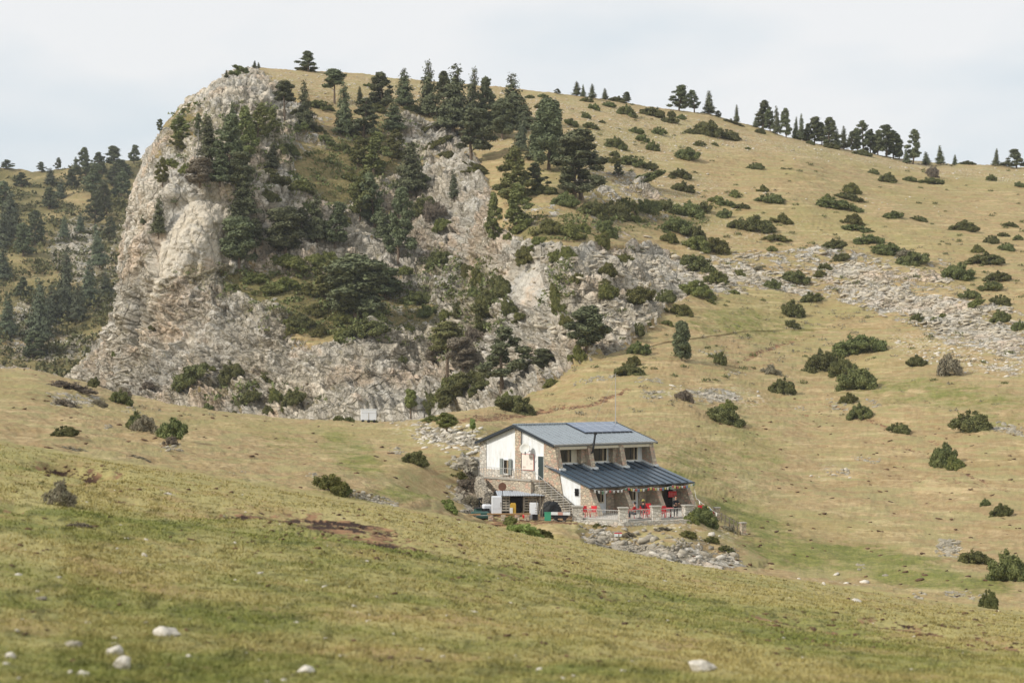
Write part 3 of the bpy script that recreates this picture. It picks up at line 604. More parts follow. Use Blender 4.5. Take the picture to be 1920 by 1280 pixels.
def crown(kind, seed):
    """crown of a 10 m high tree, 5 m wide: (points of the tufts), and limb lines for the trunk"""
    rng = np.random.default_rng(seed); Ls = []; limbs = []
    if kind == 'cone':
        pts = []
        nb = 26; z = 1.0
        for i in range(nb):
            t = i / nb; z = .9 + 8.7 * t; rr = 2.4 * (1 - t) ** .85 * rng.uniform(.62, 1.18) + .15
            for k in range(max(int(9 * (1 - t)) + 3, 3)):
                a = rng.uniform(0, 6.28); l = rr * rng.uniform(.65, 1.12); m = max(int(l * 9), 3)
                s = np.linspace(.15, 1, m); spread = .12 + .16 * (1 - s)[:, None] * 1.2
                p = np.c_[np.cos(a) * l * s, np.sin(a) * l * s, z + .3 * s - .42 * l * s * s * .5 + rng.normal() * .1]
                pts.append(p + rng.normal(size=p.shape) * np.array([1, 1, .6]) * spread)
        p = np.concatenate(pts); w_ = p * np.array([1, 1, 0]) + np.array([0, 0, .8]); return (p, w_ / np.linalg.norm(w_, axis=1)[:, None]), limbs
    if kind in ('pine', 'open'):
        n = 34 if kind == 'pine' else 23; z0 = 1.3 if kind == 'pine' else 2.2; lop = rng.uniform(-.5, .5, 2)
        for i in range(n):
            t = i / (n - 1); z = z0 + (9.3 - z0) * t; env = 2.45 * ((1 - t) ** .62) * (.75 + .25 * min(t * 5, 1)) + .15
            a = i * 2.4 + rng.uniform(-.8, .8); d = env * rng.uniform(.3, .95); r = rng.uniform(.42, .78) * (1 - .35 * t)
            d *= 1 + .35 * math.sin(a * 1 + lop[0] * 6) ; Ls.append((math.cos(a) * d + lop[0] * t, math.sin(a) * d + lop[1] * t, z, r, r * rng.uniform(.45, .8))); limbs.append((z - .5, Ls[-1][:3]))
    elif kind == 'umbrella':
        for i in range(11):
            t = i / 10; z = 5.2 + 4.1 * t; env = 2.5 * (1 - t * .55)
            a = i * 2.4 + rng.uniform(-.5, .5); d = env * rng.uniform(.3, .75) * (1 - .6 * (t > .85)); r = rng.uniform(.7, 1.15)
            Ls.append((math.cos(a) * d, math.sin(a) * d, z, r, r * .36)); limbs.append((z - 1.4, Ls[-1][:3]))
    elif kind == 'oval':
        for i in range(34):
            t = rng.uniform(0, 1) ** .9; z = 1.2 + 8.3 * t; env = 2.35 * math.sin(math.pi * (t * .74 + .24)) ** .6
            a = rng.uniform(0, 6.28); d = env * rng.uniform(.3, .78); Ls.append((math.cos(a) * d, math.sin(a) * d, z, .62, .95))
            limbs.append((z - .8, Ls[-1][:3]))
    elif kind == 'broad':
        for i in range(26):
            t = rng.uniform(0, 1); z = 1.5 + 7.2 * t; env = 2.4 * math.sin(math.pi * (t * .7 + .22)) ** .5
            a = rng.uniform(0, 6.28); d = env * rng.uniform(.2, .72); Ls.append((math.cos(a) * d, math.sin(a) * d, z, rng.uniform(.7, 1.1), rng.uniform(.6, .9)))
            limbs.append((z - .8, Ls[-1][:3]))
    elif kind == 'tuft':                                   # small round light tree on a short stem
        for i in range(12):
            t = i / 11; z = 3.5 + 5.6 * t; env = 2.3 * math.sin(math.pi * (t * .7 + .2)) ** .6
            a = i * 2.4; d = env * rng.uniform(.2, .65); Ls.append((math.cos(a) * d, math.sin(a) * d, z, rng.uniform(.7, 1.1), .9)); limbs.append((z - 2.4, Ls[-1][:3]))
    return lobes_points(Ls, rng, 62), limbs
TREE_MESH = {}
def tree_proto(kind, seed, mat):
    rng = np.random.default_rng(seed + 100); pts, limbs = crown(kind, seed)
    size = .38 if kind != 'cone' else .36
    V, F_ = tufts(pts[0], size, rng, 3, .3, 1.7, pts[1])
    cm_ = np_mesh('crown', V, F_, mat)
    t = MB(); lean = [rng.uniform(-.25, .25), rng.uniform(-.25, .25)]
    t.tube([(0, 0, -.8), (0, 0, .3), (lean[0] * .5, lean[1] * .5, 3), (lean[0], lean[1], 6), (lean[0] * .4, lean[1] * .4, 9.2)], .24, 7, .05)
    for z, e in limbs[::2]: t.tube([(0, 0, max(z, .8)), (e[0] * .5, e[1] * .5, max(z, .8) * .55 + e[2] * .45), e], .085, 5, .03)
    me = bpy.data.meshes.new('trunk'); me.from_pydata(t.v, [], t.f); me.materials.append(M_BARK)
    return cm_, me
def dead_proto(seed):
    rng = random.Random(seed); t = MB(); t.tube([(0, 0, -.6), (.1, 0, 3), (-.1, .1, 6.5), (.1, 0, 9.6)], .2, 6, .04)
    b = MB()
    for i in range(46):
        z = rng.uniform(2, 9.2); a = rng.uniform(0, 6.28); l = rng.uniform(.8, 2.6) * (1 - .05 * z)
        p = Vector((0, 0, z)); q = p + Vector((math.cos(a) * l * .6, math.sin(a) * l * .6, .15)); r = q + Vector((math.cos(a + .3) * l * .4, math.sin(a + .3) * l * .4, .35))
        b.tube([p, q, r], .06, 4, .015, False)
        b.tube([q, q + Vector((rng.uniform(-.6, .6), rng.uniform(-.6, .6), .4))], .03, 3, .01, False)
    m1 = bpy.data.meshes.new('branches'); m1.from_pydata(b.v, [], b.f); m1.materials.append(M_DEAD)
    m2 = bpy.data.meshes.new('trunk'); m2.from_pydata(t.v, [], t.f); m2.materials.append(M_DEAD)
    return m1, m2
def bush_mesh(seed, mat, sparse=False):
    """a 2 x 2 x 1 m shrub of leafy lobes with upright sprays"""
    rng = np.random.default_rng(seed); Ls = []; ex = rng.uniform(.6, 1.0)
    for i in range(38):
        a = rng.uniform(0, 6.28); d = rng.uniform(0, 1) ** .6 * .88; h = (1 - (d / 1.08) ** 2.4) * rng.uniform(.4, 1.0)
        r = rng.uniform(.1, .25) * (1.1 - .4 * d); Ls.append((math.cos(a) * d, math.sin(a) * d * ex, max(h - r * .8, .03), r, r * rng.uniform(.6, 1.2)))
    for i in range(4):                                     # a few leaders stick out of the mass
        a = rng.uniform(0, 6.28); d = rng.uniform(0, .6); Ls.append((math.cos(a) * d, math.sin(a) * d, (1 - d * d) * rng.uniform(.8, 1.05), rng.uniform(.05, .09), rng.uniform(.1, .18)))
    p, nn_ = lobes_points(Ls, rng, 170 if sparse else 600); k_ = p[:, 2] > -.05; p, nn_ = p[k_], nn_[k_]
    V, F_ = tufts(p, .105, rng, 3, .8, 2.3, nn_)
    return np_mesh('shrub', V, F_, mat)
TP = {}
def proto_list(code):
    if code not in TP:
        k, mat, ids = {'c': ('cone', M_PINE, 4), 'C': ('cone', M_BLUE, 3), 'p': ('pine', M_PINE, 7), 'P': ('open', M_PINE, 5), 'y': ('pine', M_OLIVE, 3), 'u': ('umbrella', M_OLIVE, 1), 'U': ('umbrella', M_PINE, 2),
                      'o': ('oval', M_PINE, 2), 'b': ('broad', M_PINE, 2), 't': ('tuft', M_LIGHT, 2), 'g': ('broad', M_HEATH, 1)}[code] if code != 'd' else (0, 0, 0)
        TP[code] = [dead_proto(5)] if code == 'd' else [tree_proto(k, hash_(code) + i * 7, mat) for i in range(ids)]
    return TP[code]
def hash_(s): return sum(ord(q) * 31 for q in s) % 977
ORD = ['leftmost', 'second from left', 'third from left', 'fourth from left', 'fifth from left', 'sixth from left', 'seventh from left', 'eighth from left', 'ninth from left', 'tenth from left', 'eleventh from left', 'twelfth from left', 'thirteenth from left', 'fourteenth from left']
def ordn(i, n): return 'rightmost' if i == n - 1 and n > 1 else ORD[i]
TW = {'c': ('conifer_tree', 'dark pointed conifer', 'conifer'), 'C': ('conifer_tree', 'narrow bluish green conifer', 'conifer'), 'p': ('pine_tree', 'dark dense pine', 'pine tree'), 'P': ('pine_tree', 'open crowned dark pine', 'pine tree'),
      'y': ('pine_tree', 'olive green pine', 'pine tree'), 'u': ('pine_tree', 'pale flat topped pine', 'pine tree'), 'U': ('pine_tree', 'flat topped dark pine', 'pine tree'), 'o': ('pine_tree', 'dense oval pine', 'pine tree'),
      'b': ('pine_tree', 'broad dark bushy pine', 'pine tree'), 't': ('broadleaf_tree', 'small light green leafy tree', 'tree'), 'g': ('bare_tree', 'greyish thin leaved tree', 'tree'), 'd': ('dead_tree', 'bleached grey dead tree', 'dead tree')}
BW = {'j': ('juniper_bush', 'dark green juniper', M_JUN, 'bush'), 'y': ('juniper_bush', 'yellow green juniper', M_JUNY, 'bush'), 'h': ('dry_shrub', 'dry grey shrub', M_HEATH, 'shrub'), 'l': ('leafy_bush', 'light green bush', M_LIGHT, 'bush')}
BP = {k: [bush_mesh(hash_(k) + i * 3, v[2], k == 'h') for i in range(6)] for k, v in BW.items()}
for k in BP:
    for i, me in enumerate(BP[k]): me.name = BW[k][0]
NPL = [0, 0]
def place_tree(px, py, h, wd, code, label, group, only=None):
    r = hit(px, py, only=only)
    if not r: return
    p = r[0]; s = p.y / FPX; crown_me, trunk_me = random.choice(proto_list(code)); name, _, cat = TW[code]
    o = empty(name, p, random.uniform(0, 6.28), label, cat, group); o.scale = (wd * s / 4.25, wd * s / 4.25, h * s / 9.4); o.rotation_euler = (random.gauss(0, .04), random.gauss(0, .04), random.uniform(0, 6.28))
    for nm, me in (('trunk', trunk_me), ('branches' if code == 'd' else 'crown', crown_me)): link(nm, me, o)
    NPL[0] += 1; return o
def place_bush(px, py, wd, h, code, label, group, only=None):
    r = hit(px, py - 1.5, only=only)
    if not r: return
    p, n = r; s = p.y / FPX; name, _, _, cat = BW[code]
    wd *= 1.06; h *= .86; o = link(name, random.choice(BP[code])); tag(o, label, cat, group)
    p = p + Vector((0, wd * s * .28, 0)); q = hit_down(p.x, p.y)
    if q is not None and abs(q - p.z) < wd * s * .5: p.z = q
    sw = wd * s / 2; o.location = p - Vector((0, 0, .12 * sw)); o.scale = (sw, sw * random.uniform(.6, .8), h * s * 1.02)
    # the shrub follows the slope it grows on, across the view only
    slope = math.atan2(n.x, max(n.z, .3)); o.rotation_euler = (0, max(-.5, min(.5, slope * .7)), random.choice((0, math.pi)) ); 
    if o.rotation_euler[2]: o.rotation_euler[1] *= 1; o.rotation_euler = (Matrix.Rotation(max(-.5, min(.5, slope * .7)), 3, 'Y') @ Matrix.Rotation(math.pi, 3, 'Z')).to_euler()
    NPL[1] += 1; return o
def hit_down(x, y):
    best = None
    for o in (pasture, mountain, meadow):
        ok, loc, nrm, _ = o.ray_cast(Vector((x, y, 400)), Vector((0, 0, -1)))
        if ok and (best is None or loc.z > best): best = loc.z
    return best
# x y height width kind, in photo pixels of the trunk foot
TREES = [
 ('standing alone on the rounded summit', 'trees along the skyline', '578 131 39 40 P'),
 ('on the top rim of the cliff', 'trees along the skyline', '477 127 13 9 c,485 128 11 7 c,424 146 14 9 c'),
 ('overhanging the steep left edge of the cliff', 'trees on the cliff', '300 250 26 16 P'),
 ('on the upper left shoulder of the cliff', 'trees on the cliff', '340 268 48 42 y,372 262 48 20 p,391 262 42 17 c,370 305 62 34 d,305 347 50 26 y,375 347 50 50 g,395 300 80 46 p,437 226 36 15 c,449 262 60 22 d'),
 ('in the dark clump high on the cliff', 'trees on the cliff', '428 330 112 62 p,468 302 100 52 y,412 345 70 44 p,450 355 70 50 b,484 258 62 40 y'),
 ('on the narrow ledges of the pale left wall', 'trees on the cliff', '297 442 74 30 c,330 382 36 20 p,268 420 18 12 p'),
 ('right of the bare rock wall', 'trees on the cliff', '459 408 104 52 p,448 502 96 68 b,478 470 60 40 p,440 430 60 44 p'),
 ('in the row just below the summit meadow', 'trees below the summit', '534 226 72 42 U,573 242 88 36 c,627 194 62 50 U,644 254 98 40 c,675 192 30 13 c,716 204 66 52 p,759 200 70 42 c,737 246 54 46 p'),
 ('in the second row below the summit', 'trees below the summit', '511 256 52 30 y,510 318 52 32 p,681 262 76 62 p,672 312 56 46 y,700 330 80 62 y,735 302 58 42 y,690 392 80 50 y'),
 ('in the middle row of the wooded bowl', 'trees in the wooded bowl', '769 364 96 64 p,675 408 72 48 y,703 428 100 52 p,594 454 92 44 c,628 462 82 56 p,535 482 94 76 b,747 484 130 60 p,720 450 60 40 p,566 440 50 36 p'),
 ('filling the hollow above the rock face', 'trees in the wooded bowl', '668 606 128 132 b,620 560 70 60 y,722 560 60 60 b'),
 ('in the tall group right of the summit', 'trees right of the summit', '806 219 102 46 c,850 246 122 76 p,886 234 104 40 c,914 238 90 42 p,962 238 98 62 c,984 244 60 46 p,942 262 76 50 b,832 196 60 40 p,894 264 60 50 b'),
 ('on the bare ground below the tall group', 'trees right of the summit', '884 300 92 78 P,975 284 74 28 C,1029 318 122 76 o,1000 300 50 40 p'),
 ('in the descending line above the rocky spur', 'trees above the spur', '962 384 106 72 y,1090 374 126 104 U,1078 372 100 80 p,970 432 84 62 y,925 462 98 38 y,852 374 56 22 C,1008 360 54 44 p'),
 ('half way down the vegetated spur', 'trees above the spur', '1190 414 38 22 y,1160 330 26 20 p'),
 ('at the foot of the rock face', 'trees at the foot of the cliff', '838 708 100 78 u,868 692 60 52 g,941 727 110 92 P,1018 692 38 42 b,812 680 40 30 g'),
 ('at the green gully left of the knoll', 'trees at the foot of the cliff', '770 780 48 28 t'),
 ('on the grassy ridge above the house', 'trees on the slope above the house', '1100 652 72 76 o,1278 676 68 40 o'),
 ('on the grass left of the house', 'trees near the house', '838 812 36 42 t,886 812 26 14 t'),
 ('in the small skyline group right of the tall trees', 'trees along the skyline', '1046 176 9 14 p,1081 178 27 18 c,1094 180 23 10 c,1110 181 27 17 c,1134 185 21 14 c,1175 189 20 20 p'),
 ('on the middle of the skyline', 'trees along the skyline', '1273 202 47 38 p,1302 207 42 30 P,1329 212 43 24 c,1348 214 12 14 p,1381 226 33 12 c'),
 ('in the left half of the long skyline row', 'trees along the skyline', '1416 239 18 13 c,1431 242 53 36 p,1444 244 40 22 p,1457 244 52 17 c,1474 248 55 26 p,1491 250 40 13 c,1503 253 49 17 c,1515 258 34 22 p,1527 263 48 36 p,1541 266 42 26 P,1554 267 54 36 p,1568 269 34 18 c'),
 ('in the right half of the long skyline row', 'trees along the skyline', '1582 270 43 20 c,1597 274 35 24 p,1608 278 42 22 p,1619 280 57 38 P,1632 285 44 26 p,1646 289 46 30 p,1662 292 58 46 P,1675 296 50 30 p,1686 299 46 26 p'),
 ('on the skyline past the end of the row', 'trees along the skyline', '1701 307 28 16 c,1712 308 64 34 P,1737 309 24 18 c,1763 309 36 18 c,1790 310 20 10 c,1867 309 32 14 c,1906 314 36 36 p'),
]
FAR = [
 ('on the top of the far left hill', 'trees on the far hill', '12 314 16 24 p,78 320 18 20 p,109 318 22 16 p,142 322 28 12 C,161 332 54 32 p,185 326 40 30 p,213 318 44 44 P,251 306 34 26 p'),
 ('just below the top of the far left hill', 'trees on the far hill', '40 350 26 30 p,96 346 30 26 C,212 350 44 34 p,112 372 36 26 C,172 368 62 46 p,136 352 34 30 p,200 402 62 34 p,228 372 50 40 p,178 422 62 36 p,230 330 30 40 p'),
 ('half way up the far left hill', 'trees on the far hill', '14 392 50 40 p,92 392 40 34 p,6 466 84 36 C,24 444 84 48 C,66 458 62 46 p,44 480 60 40 p,120 447 42 22 C,150 437 38 20 C,187 502 80 34 C,205 450 44 30 p,238 470 60 26 C'),
 ('at the foot of the far left hill', 'trees on the far hill', '4 525 66 34 C,14 632 80 36 C,75 642 118 52 C,120 592 130 40 C,147 602 72 34 C,166 572 82 38 C,95 606 70 40 C,40 560 40 30 p,200 560 50 30 C,60 672 50 60 p'),
]
def do_trees(tbl, only=None):
    for zone, grp, s in tbl:
        it = sorted([t.split() for t in s.split(',')], key=lambda t: float(t[0])); n = len(it)
        for i, (x, y, h, wd, k) in enumerate(it):
            if k == 'p' and i % 2 == 0 and ('cliff' in grp or 'bowl' in grp or 'summit' in grp): k = 'c'
            lab = f"{TW[k][1]} {zone}" + (f", {ordn(i, n)}" if n > 1 else '')
            place_tree(float(x), float(y), float(h), float(wd), k, lab, grp, only)
do_trees(TREES); do_trees(FAR, (far_hill,))
# x y width height kind
BUSHES = [
 ('round the summit pine', '569 133 48 12 j,455 138 52 12 j,440 144 30 12 j'),
 ('high on the slope just under the skyline', '994 187 20 9 j,1019 186 24 9 j,1100 193 30 12 j,1141 203 34 11 j,1158 193 34 13 j,1190 224 16 9 j,1225 221 50 22 j,1258 222 18 16 j,1278 227 22 11 j'),
 ('in the second band under the skyline', '1014 207 28 14 j,1098 224 20 14 j,1113 208 26 14 j,1173 219 37 21 j,1259 234 40 14 j,1329 258 60 34 j,1375 235 44 10 j,1403 282 14 5 j,1426 253 22 12 j'),
 ('in the third band under the skyline', '1069 239 32 15 j,1108 245 36 14 j,1129 233 14 7 j,1192 252 34 14 j,1205 268 30 16 j,1225 285 30 22 j,1237 257 34 18 j,1294 253 24 12 j,1366 265 58 20 j'),
 ('below the skyline tree row', '1340 275 15 7 j,1313 277 28 13 j,1503 265 36 11 j,1520 273 18 9 j,1561 281 32 13 j,1618 294 42 14 j,1816 309 36 9 j,1884 311 32 9 j'),
 ('beside the big layered pine', '1153 282 44 24 j,1153 297 20 13 j,1150 309 38 14 y,1186 315 66 24 j,1220 323 34 17 j,1210 352 92 20 j,1018 368 62 22 j,1060 394 58 30 j'),
 ('on the middle of the long slope', '1292 304 54 26 j,1275 338 44 20 j,1282 362 50 22 j,1365 391 44 14 j,1345 384 40 16 y,1392 394 34 12 j,1378 373 24 16 y,1418 320 40 15 j,1431 362 24 15 y,1447 385 66 20 j'),
 ('on the dry upper right pasture', '1639 328 26 11 j,1666 345 36 20 j,1708 343 28 12 j,1747 349 54 16 j,1748 335 32 26 h,1860 341 22 16 j,1912 354 22 12 j'),
 ('in the band across the right pasture', '1575 400 94 26 j,1550 382 22 18 y,1594 380 62 18 j,1596 366 42 22 y,1680 412 46 16 j,1726 418 40 12 j,1896 428 32 12 j'),
 ('lower on the right pasture', '1613 438 74 16 j,1600 424 44 22 y,1812 436 62 24 j,1862 460 36 18 j,1884 446 28 10 j,1890 472 38 18 j,1911 452 20 12 j'),
 ('in the dense thicket above the spur rocks', '1110 408 60 34 j,1150 412 70 38 j,1215 410 60 34 j,1250 402 60 26 j,1290 412 70 34 j,1187 418 50 14 y,1175 396 40 24 j,1320 402 44 20 j'),
 ('on the crest of the rocky spur', '985 434 56 22 y,1030 444 64 32 y,1070 452 58 30 y,1131 442 54 32 j,1010 470 40 18 y,1125 466 34 30 y,955 452 30 24 y,1095 440 36 20 y'),
 ('along the upper edge of the right rocks', '1255 460 40 22 y,1268 444 64 34 j,1302 452 48 28 j,1310 474 62 30 y,1340 480 70 34 y,1361 412 34 20 j,1385 434 40 22 j,1418 440 78 36 j,1467 424 44 20 y'),
 ('on the left part of the pale rock field', '1172 492 38 20 y,1309 516 74 38 j,1344 536 52 30 y,1306 558 70 32 y,1386 519 28 14 y,1460 456 60 16 y,1449 474 24 13 y,1422 510 22 10 h,1379 553 26 9 y'),
 ('in the middle of the pale rock field', '1451 544 38 22 j,1496 538 58 26 j,1539 523 32 14 y,1548 507 30 14 j,1566 469 56 20 j,1578 494 48 20 j,1525 570 48 22 j,1631 463 62 24 j'),
 ('on the upper right edge of the rock field', '1674 482 72 26 j,1720 501 76 30 j,1835 476 26 18 y,1853 499 78 26 j,1803 529 72 36 j,1875 532 54 20 j,1700 488 40 20 h'),
 ('at the right border of the rock field', '1861 550 54 22 j,1821 564 50 22 j,1832 580 54 14 y,1879 575 50 24 j,1882 611 44 28 j,1911 622 30 22 j,1722 607 30 18 j,1771 596 20 10 y'),
 ('hanging on the spur face', '997 484 62 36 y,1034 507 30 28 y,1065 486 46 32 y,1140 520 40 26 y,1081 536 30 22 y,1050 560 30 34 y,1052 590 28 34 y,1065 626 30 26 y,975 615 30 18 y'),
 ('in the leafy recess left of the spur face', '928 592 76 54 j,905 530 44 36 y,900 560 50 40 j,945 560 44 44 j,915 620 60 36 j,880 520 30 24 y,960 600 30 36 j'),
 ('on the slabs right of the spur face', '1144 570 52 34 y,1200 580 84 34 y,1250 569 48 28 j,1275 594 60 26 y,1253 613 26 12 y,1214 609 18 10 y,1333 571 24 8 y,1135 545 30 16 y'),
 ('on the grassy ridge behind the house', '1192 634 34 24 j,1200 668 50 27 j,1184 705 60 26 j,1186 690 36 22 y,1083 690 36 34 y,1034 726 34 16 y'),
 ('on the mid slope right of the ridge', '1347 685 30 28 j,1447 704 42 22 h,1471 742 52 36 j,1485 619 36 18 j,1487 599 50 36 j,1283 754 42 24 h,1363 798 82 34 j,1366 780 44 28 y'),
 ('in the long dark group on the right slope', '1616 671 106 46 j,1545 702 68 46 j,1580 710 52 42 j,1611 734 84 52 j,1560 690 40 34 j'),
 ('on the grass of the far right slope', '1722 690 44 22 j,1782 708 54 50 h,1595 758 42 22 y,1618 790 50 32 j,1688 814 52 22 j,1827 813 92 46 j,1775 878 56 50 j,1795 882 34 30 y'),
 ('at the right edge of the picture', '1850 950 22 15 j,1883 970 48 26 j,1832 1062 66 32 j,1895 1092 84 64 j,1858 1142 42 40 j'),
 ('on the upper shoulder of the cliff', '372 225 26 10 y,388 190 16 8 j,345 215 16 8 j,330 290 36 16 y,318 320 40 18 y,350 330 36 20 y,392 345 44 22 j,360 350 40 20 h,355 205 20 8 y'),
 ('among the boulders high in the bowl', '800 246 64 13 y,812 285 48 15 y,895 313 60 12 y,540 288 40 18 j,545 330 44 24 j,520 300 40 18 j,570 345 40 18 j,610 275 40 18 j,890 325 50 16 y,840 300 44 18 y'),
 ('under the pines of the upper bowl', '600 210 60 20 j,560 220 40 16 j,705 215 40 20 j,640 290 40 20 j,780 215 50 16 j,830 270 50 14 j,690 165 24 9 j,590 250 50 20 j,500 215 30 16 j,745 300 34 18 j,560 260 44 20 j'),
 ('on the ledges half way down the bowl', '520 350 50 24 j,560 380 50 24 y,500 380 50 24 j,820 430 50 44 h,830 450 40 24 y,655 345 40 20 y,800 400 50 34 j,575 400 40 22 j,640 420 40 22 y,505 330 40 18 j,788 350 40 18 j'),
 ('left of the big hollow pine', '520 512 80 26 y,475 540 64 22 y,553 528 70 26 y,530 555 70 28 y,500 560 60 20 y,428 548 44 14 y,590 520 60 24 y,460 520 50 18 y,575 560 50 26 y,610 500 50 26 y'),
 ('below the big hollow pine', '560 628 64 30 j,540 610 40 20 y,634 652 50 30 y,684 648 98 38 j,720 640 60 30 j,640 620 60 30 y,590 600 50 26 y,600 640 40 24 y,700 600 50 30 j'),
 ('in the gully between bowl and spur', '781 580 62 32 j,803 602 44 26 j,837 600 26 20 y,825 517 58 28 j,834 542 24 16 y,850 650 40 40 y,760 520 40 20 y,870 590 40 30 j,760 620 50 26 j,850 555 30 24 y,895 650 40 40 h'),
 ('on the lower rock face', '437 718 52 38 j,362 740 88 36 j,484 750 44 40 y,470 770 50 24 j,281 620 14 16 y,215 668 14 12 y,756 682 20 15 j,781 695 18 13 j,500 720 34 26 j,340 715 30 18 y,420 590 30 14 h,395 700 30 18 y,240 700 20 14 h,545 640 30 16 y'),
 ('at the base of the cliff', '275 744 34 20 h,553 782 56 32 j,635 790 24 12 j,655 792 20 12 j,665 785 30 22 j,700 793 18 8 j,400 764 40 22 j,450 775 44 20 j,505 778 40 20 j,520 760 30 30 y'),
 ('on the lush knoll left of the pale house', '870 768 112 50 j,855 750 90 40 y,818 772 36 44 j,966 776 86 42 j,950 752 24 22 y,812 792 44 12 y,900 744 50 22 j,990 700 30 20 y'),
 ('on the grass of the left pasture', '220 759 46 30 j,230 744 30 20 h,117 820 56 22 j,252 808 40 36 j,268 812 56 38 h,322 824 64 46 j,318 836 34 20 h,173 727 24 22 j,135 732 84 22 h,100 725 60 16 h,125 764 76 18 h,182 762 38 17 h'),
 ('in the middle of the left pasture', '777 873 52 28 j,615 926 76 38 y,640 930 40 22 j,140 850 120 14 h,245 858 70 10 h,838 952 34 18 l,650 770 10 4 j'),
]
BG = {}
for zone, s in BUSHES:
    it = sorted([t.split() for t in s.split(',')], key=lambda t: float(t[0])); n = len(it)
    for i, (x, y, wd, h, k) in enumerate(it):
        wd, h = float(wd), float(h); shp = 'low' if wd > 3 * h else ('rounded' if wd > 1.25 * h else 'upright')
        k0 = k
        if k == 'j' and random.random() < .0: k = 'y'
        place_bush(float(x), float(y), wd, h, k, f"{shp} {BW[k][1]} {zone}, {ordn(i, n)}", 'shrubs ' + zone)
# ---- countless low plants: heath and small juniper on the rocks, far-off scrub, and the grass of the near slope
def scatter(name, boxes, size, mat, seed, target, n=9, squash=.7, label=None, only=None, keep=None):
    rng = np.random.default_rng(seed); C = []
    for (x0, x1, y0, y1, cnt) in boxes:
        for _ in range(cnt):
            x, y = rng.uniform(x0, x1), rng.uniform(y0, y1)
            if keep and not keep(x, y, rng): continue
            d = Vector(ray(x, y)).normalized(); best = None
            for o in target:
                ok, loc, nrm, _ = o.ray_cast(EYE, d, distance=3000)
                if ok and (best is None or loc.y < best.y): best = loc
            if best is not None: C.append((*best, rng.uniform(*size)))
    C = np.array(C); reps = n; k = len(C); c = np.repeat(C, reps, 0)
    o = rng.normal(size=(len(c), 3)); o /= np.linalg.norm(o, axis=1)[:, None]; o *= rng.uniform(.3, 1, (len(c), 1)) ** .5; o[:, 2] = np.abs(o[:, 2]) * squash
    o[:, 0] *= 1.5
    pts = c[:, :3] + o * c[:, 3:4]
    V, F_ = tufts(pts, c[:, 3] * .6, rng, 3, .5, 1.4)
    ob = link(name, np_mesh(name, V, F_, mat)); ob['kind'] = 'stuff'; return tag(ob, label, 'undergrowth')
def kept(m_, lo): return lambda x, y, r: m_(np.array([x]), np.array([y]))[0] + r.uniform(-.25, .25) > lo
scatter('rock_scrub', [(150, 1100, 180, 760, 1300), (480, 980, 230, 660, 350), (1000, 1400, 400, 600, 220)], (.5, 1.5), M_JUN, 1, (pasture, mountain), 12, label='small dark scrub growing all over the limestone cliff', keep=kept(ms, .3))
scatter('dry_ground_cover', [(150, 1900, 150, 780, 700), (1350, 1920, 450, 680, 350)], (.2, .6), M_HEATH, 2, (pasture, mountain), 8, .4, label='grey dry heath tufts between the rocks and stony grass')
scatter('small_shrubs', [(950, 1300, 180, 330, 60), (1300, 1920, 300, 470, 90), (1100, 1920, 460, 720, 90)], (.25, .6), M_JUN, 12, (pasture, mountain), 26, .7, label='tiny dark junipers dotted over the right hillside', keep=lambda x, y, r: True)
scatter('far_scrub', [(-60, 270, 312, 740, 560)], (1.0, 3.6), M_JUN, 3, (far_hill,), 14, label='dark scrub and low trees covering the far hill', only=None)
scatter('yellow_ground_cover', [(420, 1100, 260, 660, 420), (900, 1500, 380, 640, 300)], (.4, 1.2), M_JUNY, 4, (pasture, mountain), 10, .5, label='yellow green low growth on ledges of the bowl and spur', keep=kept(ms, .25))
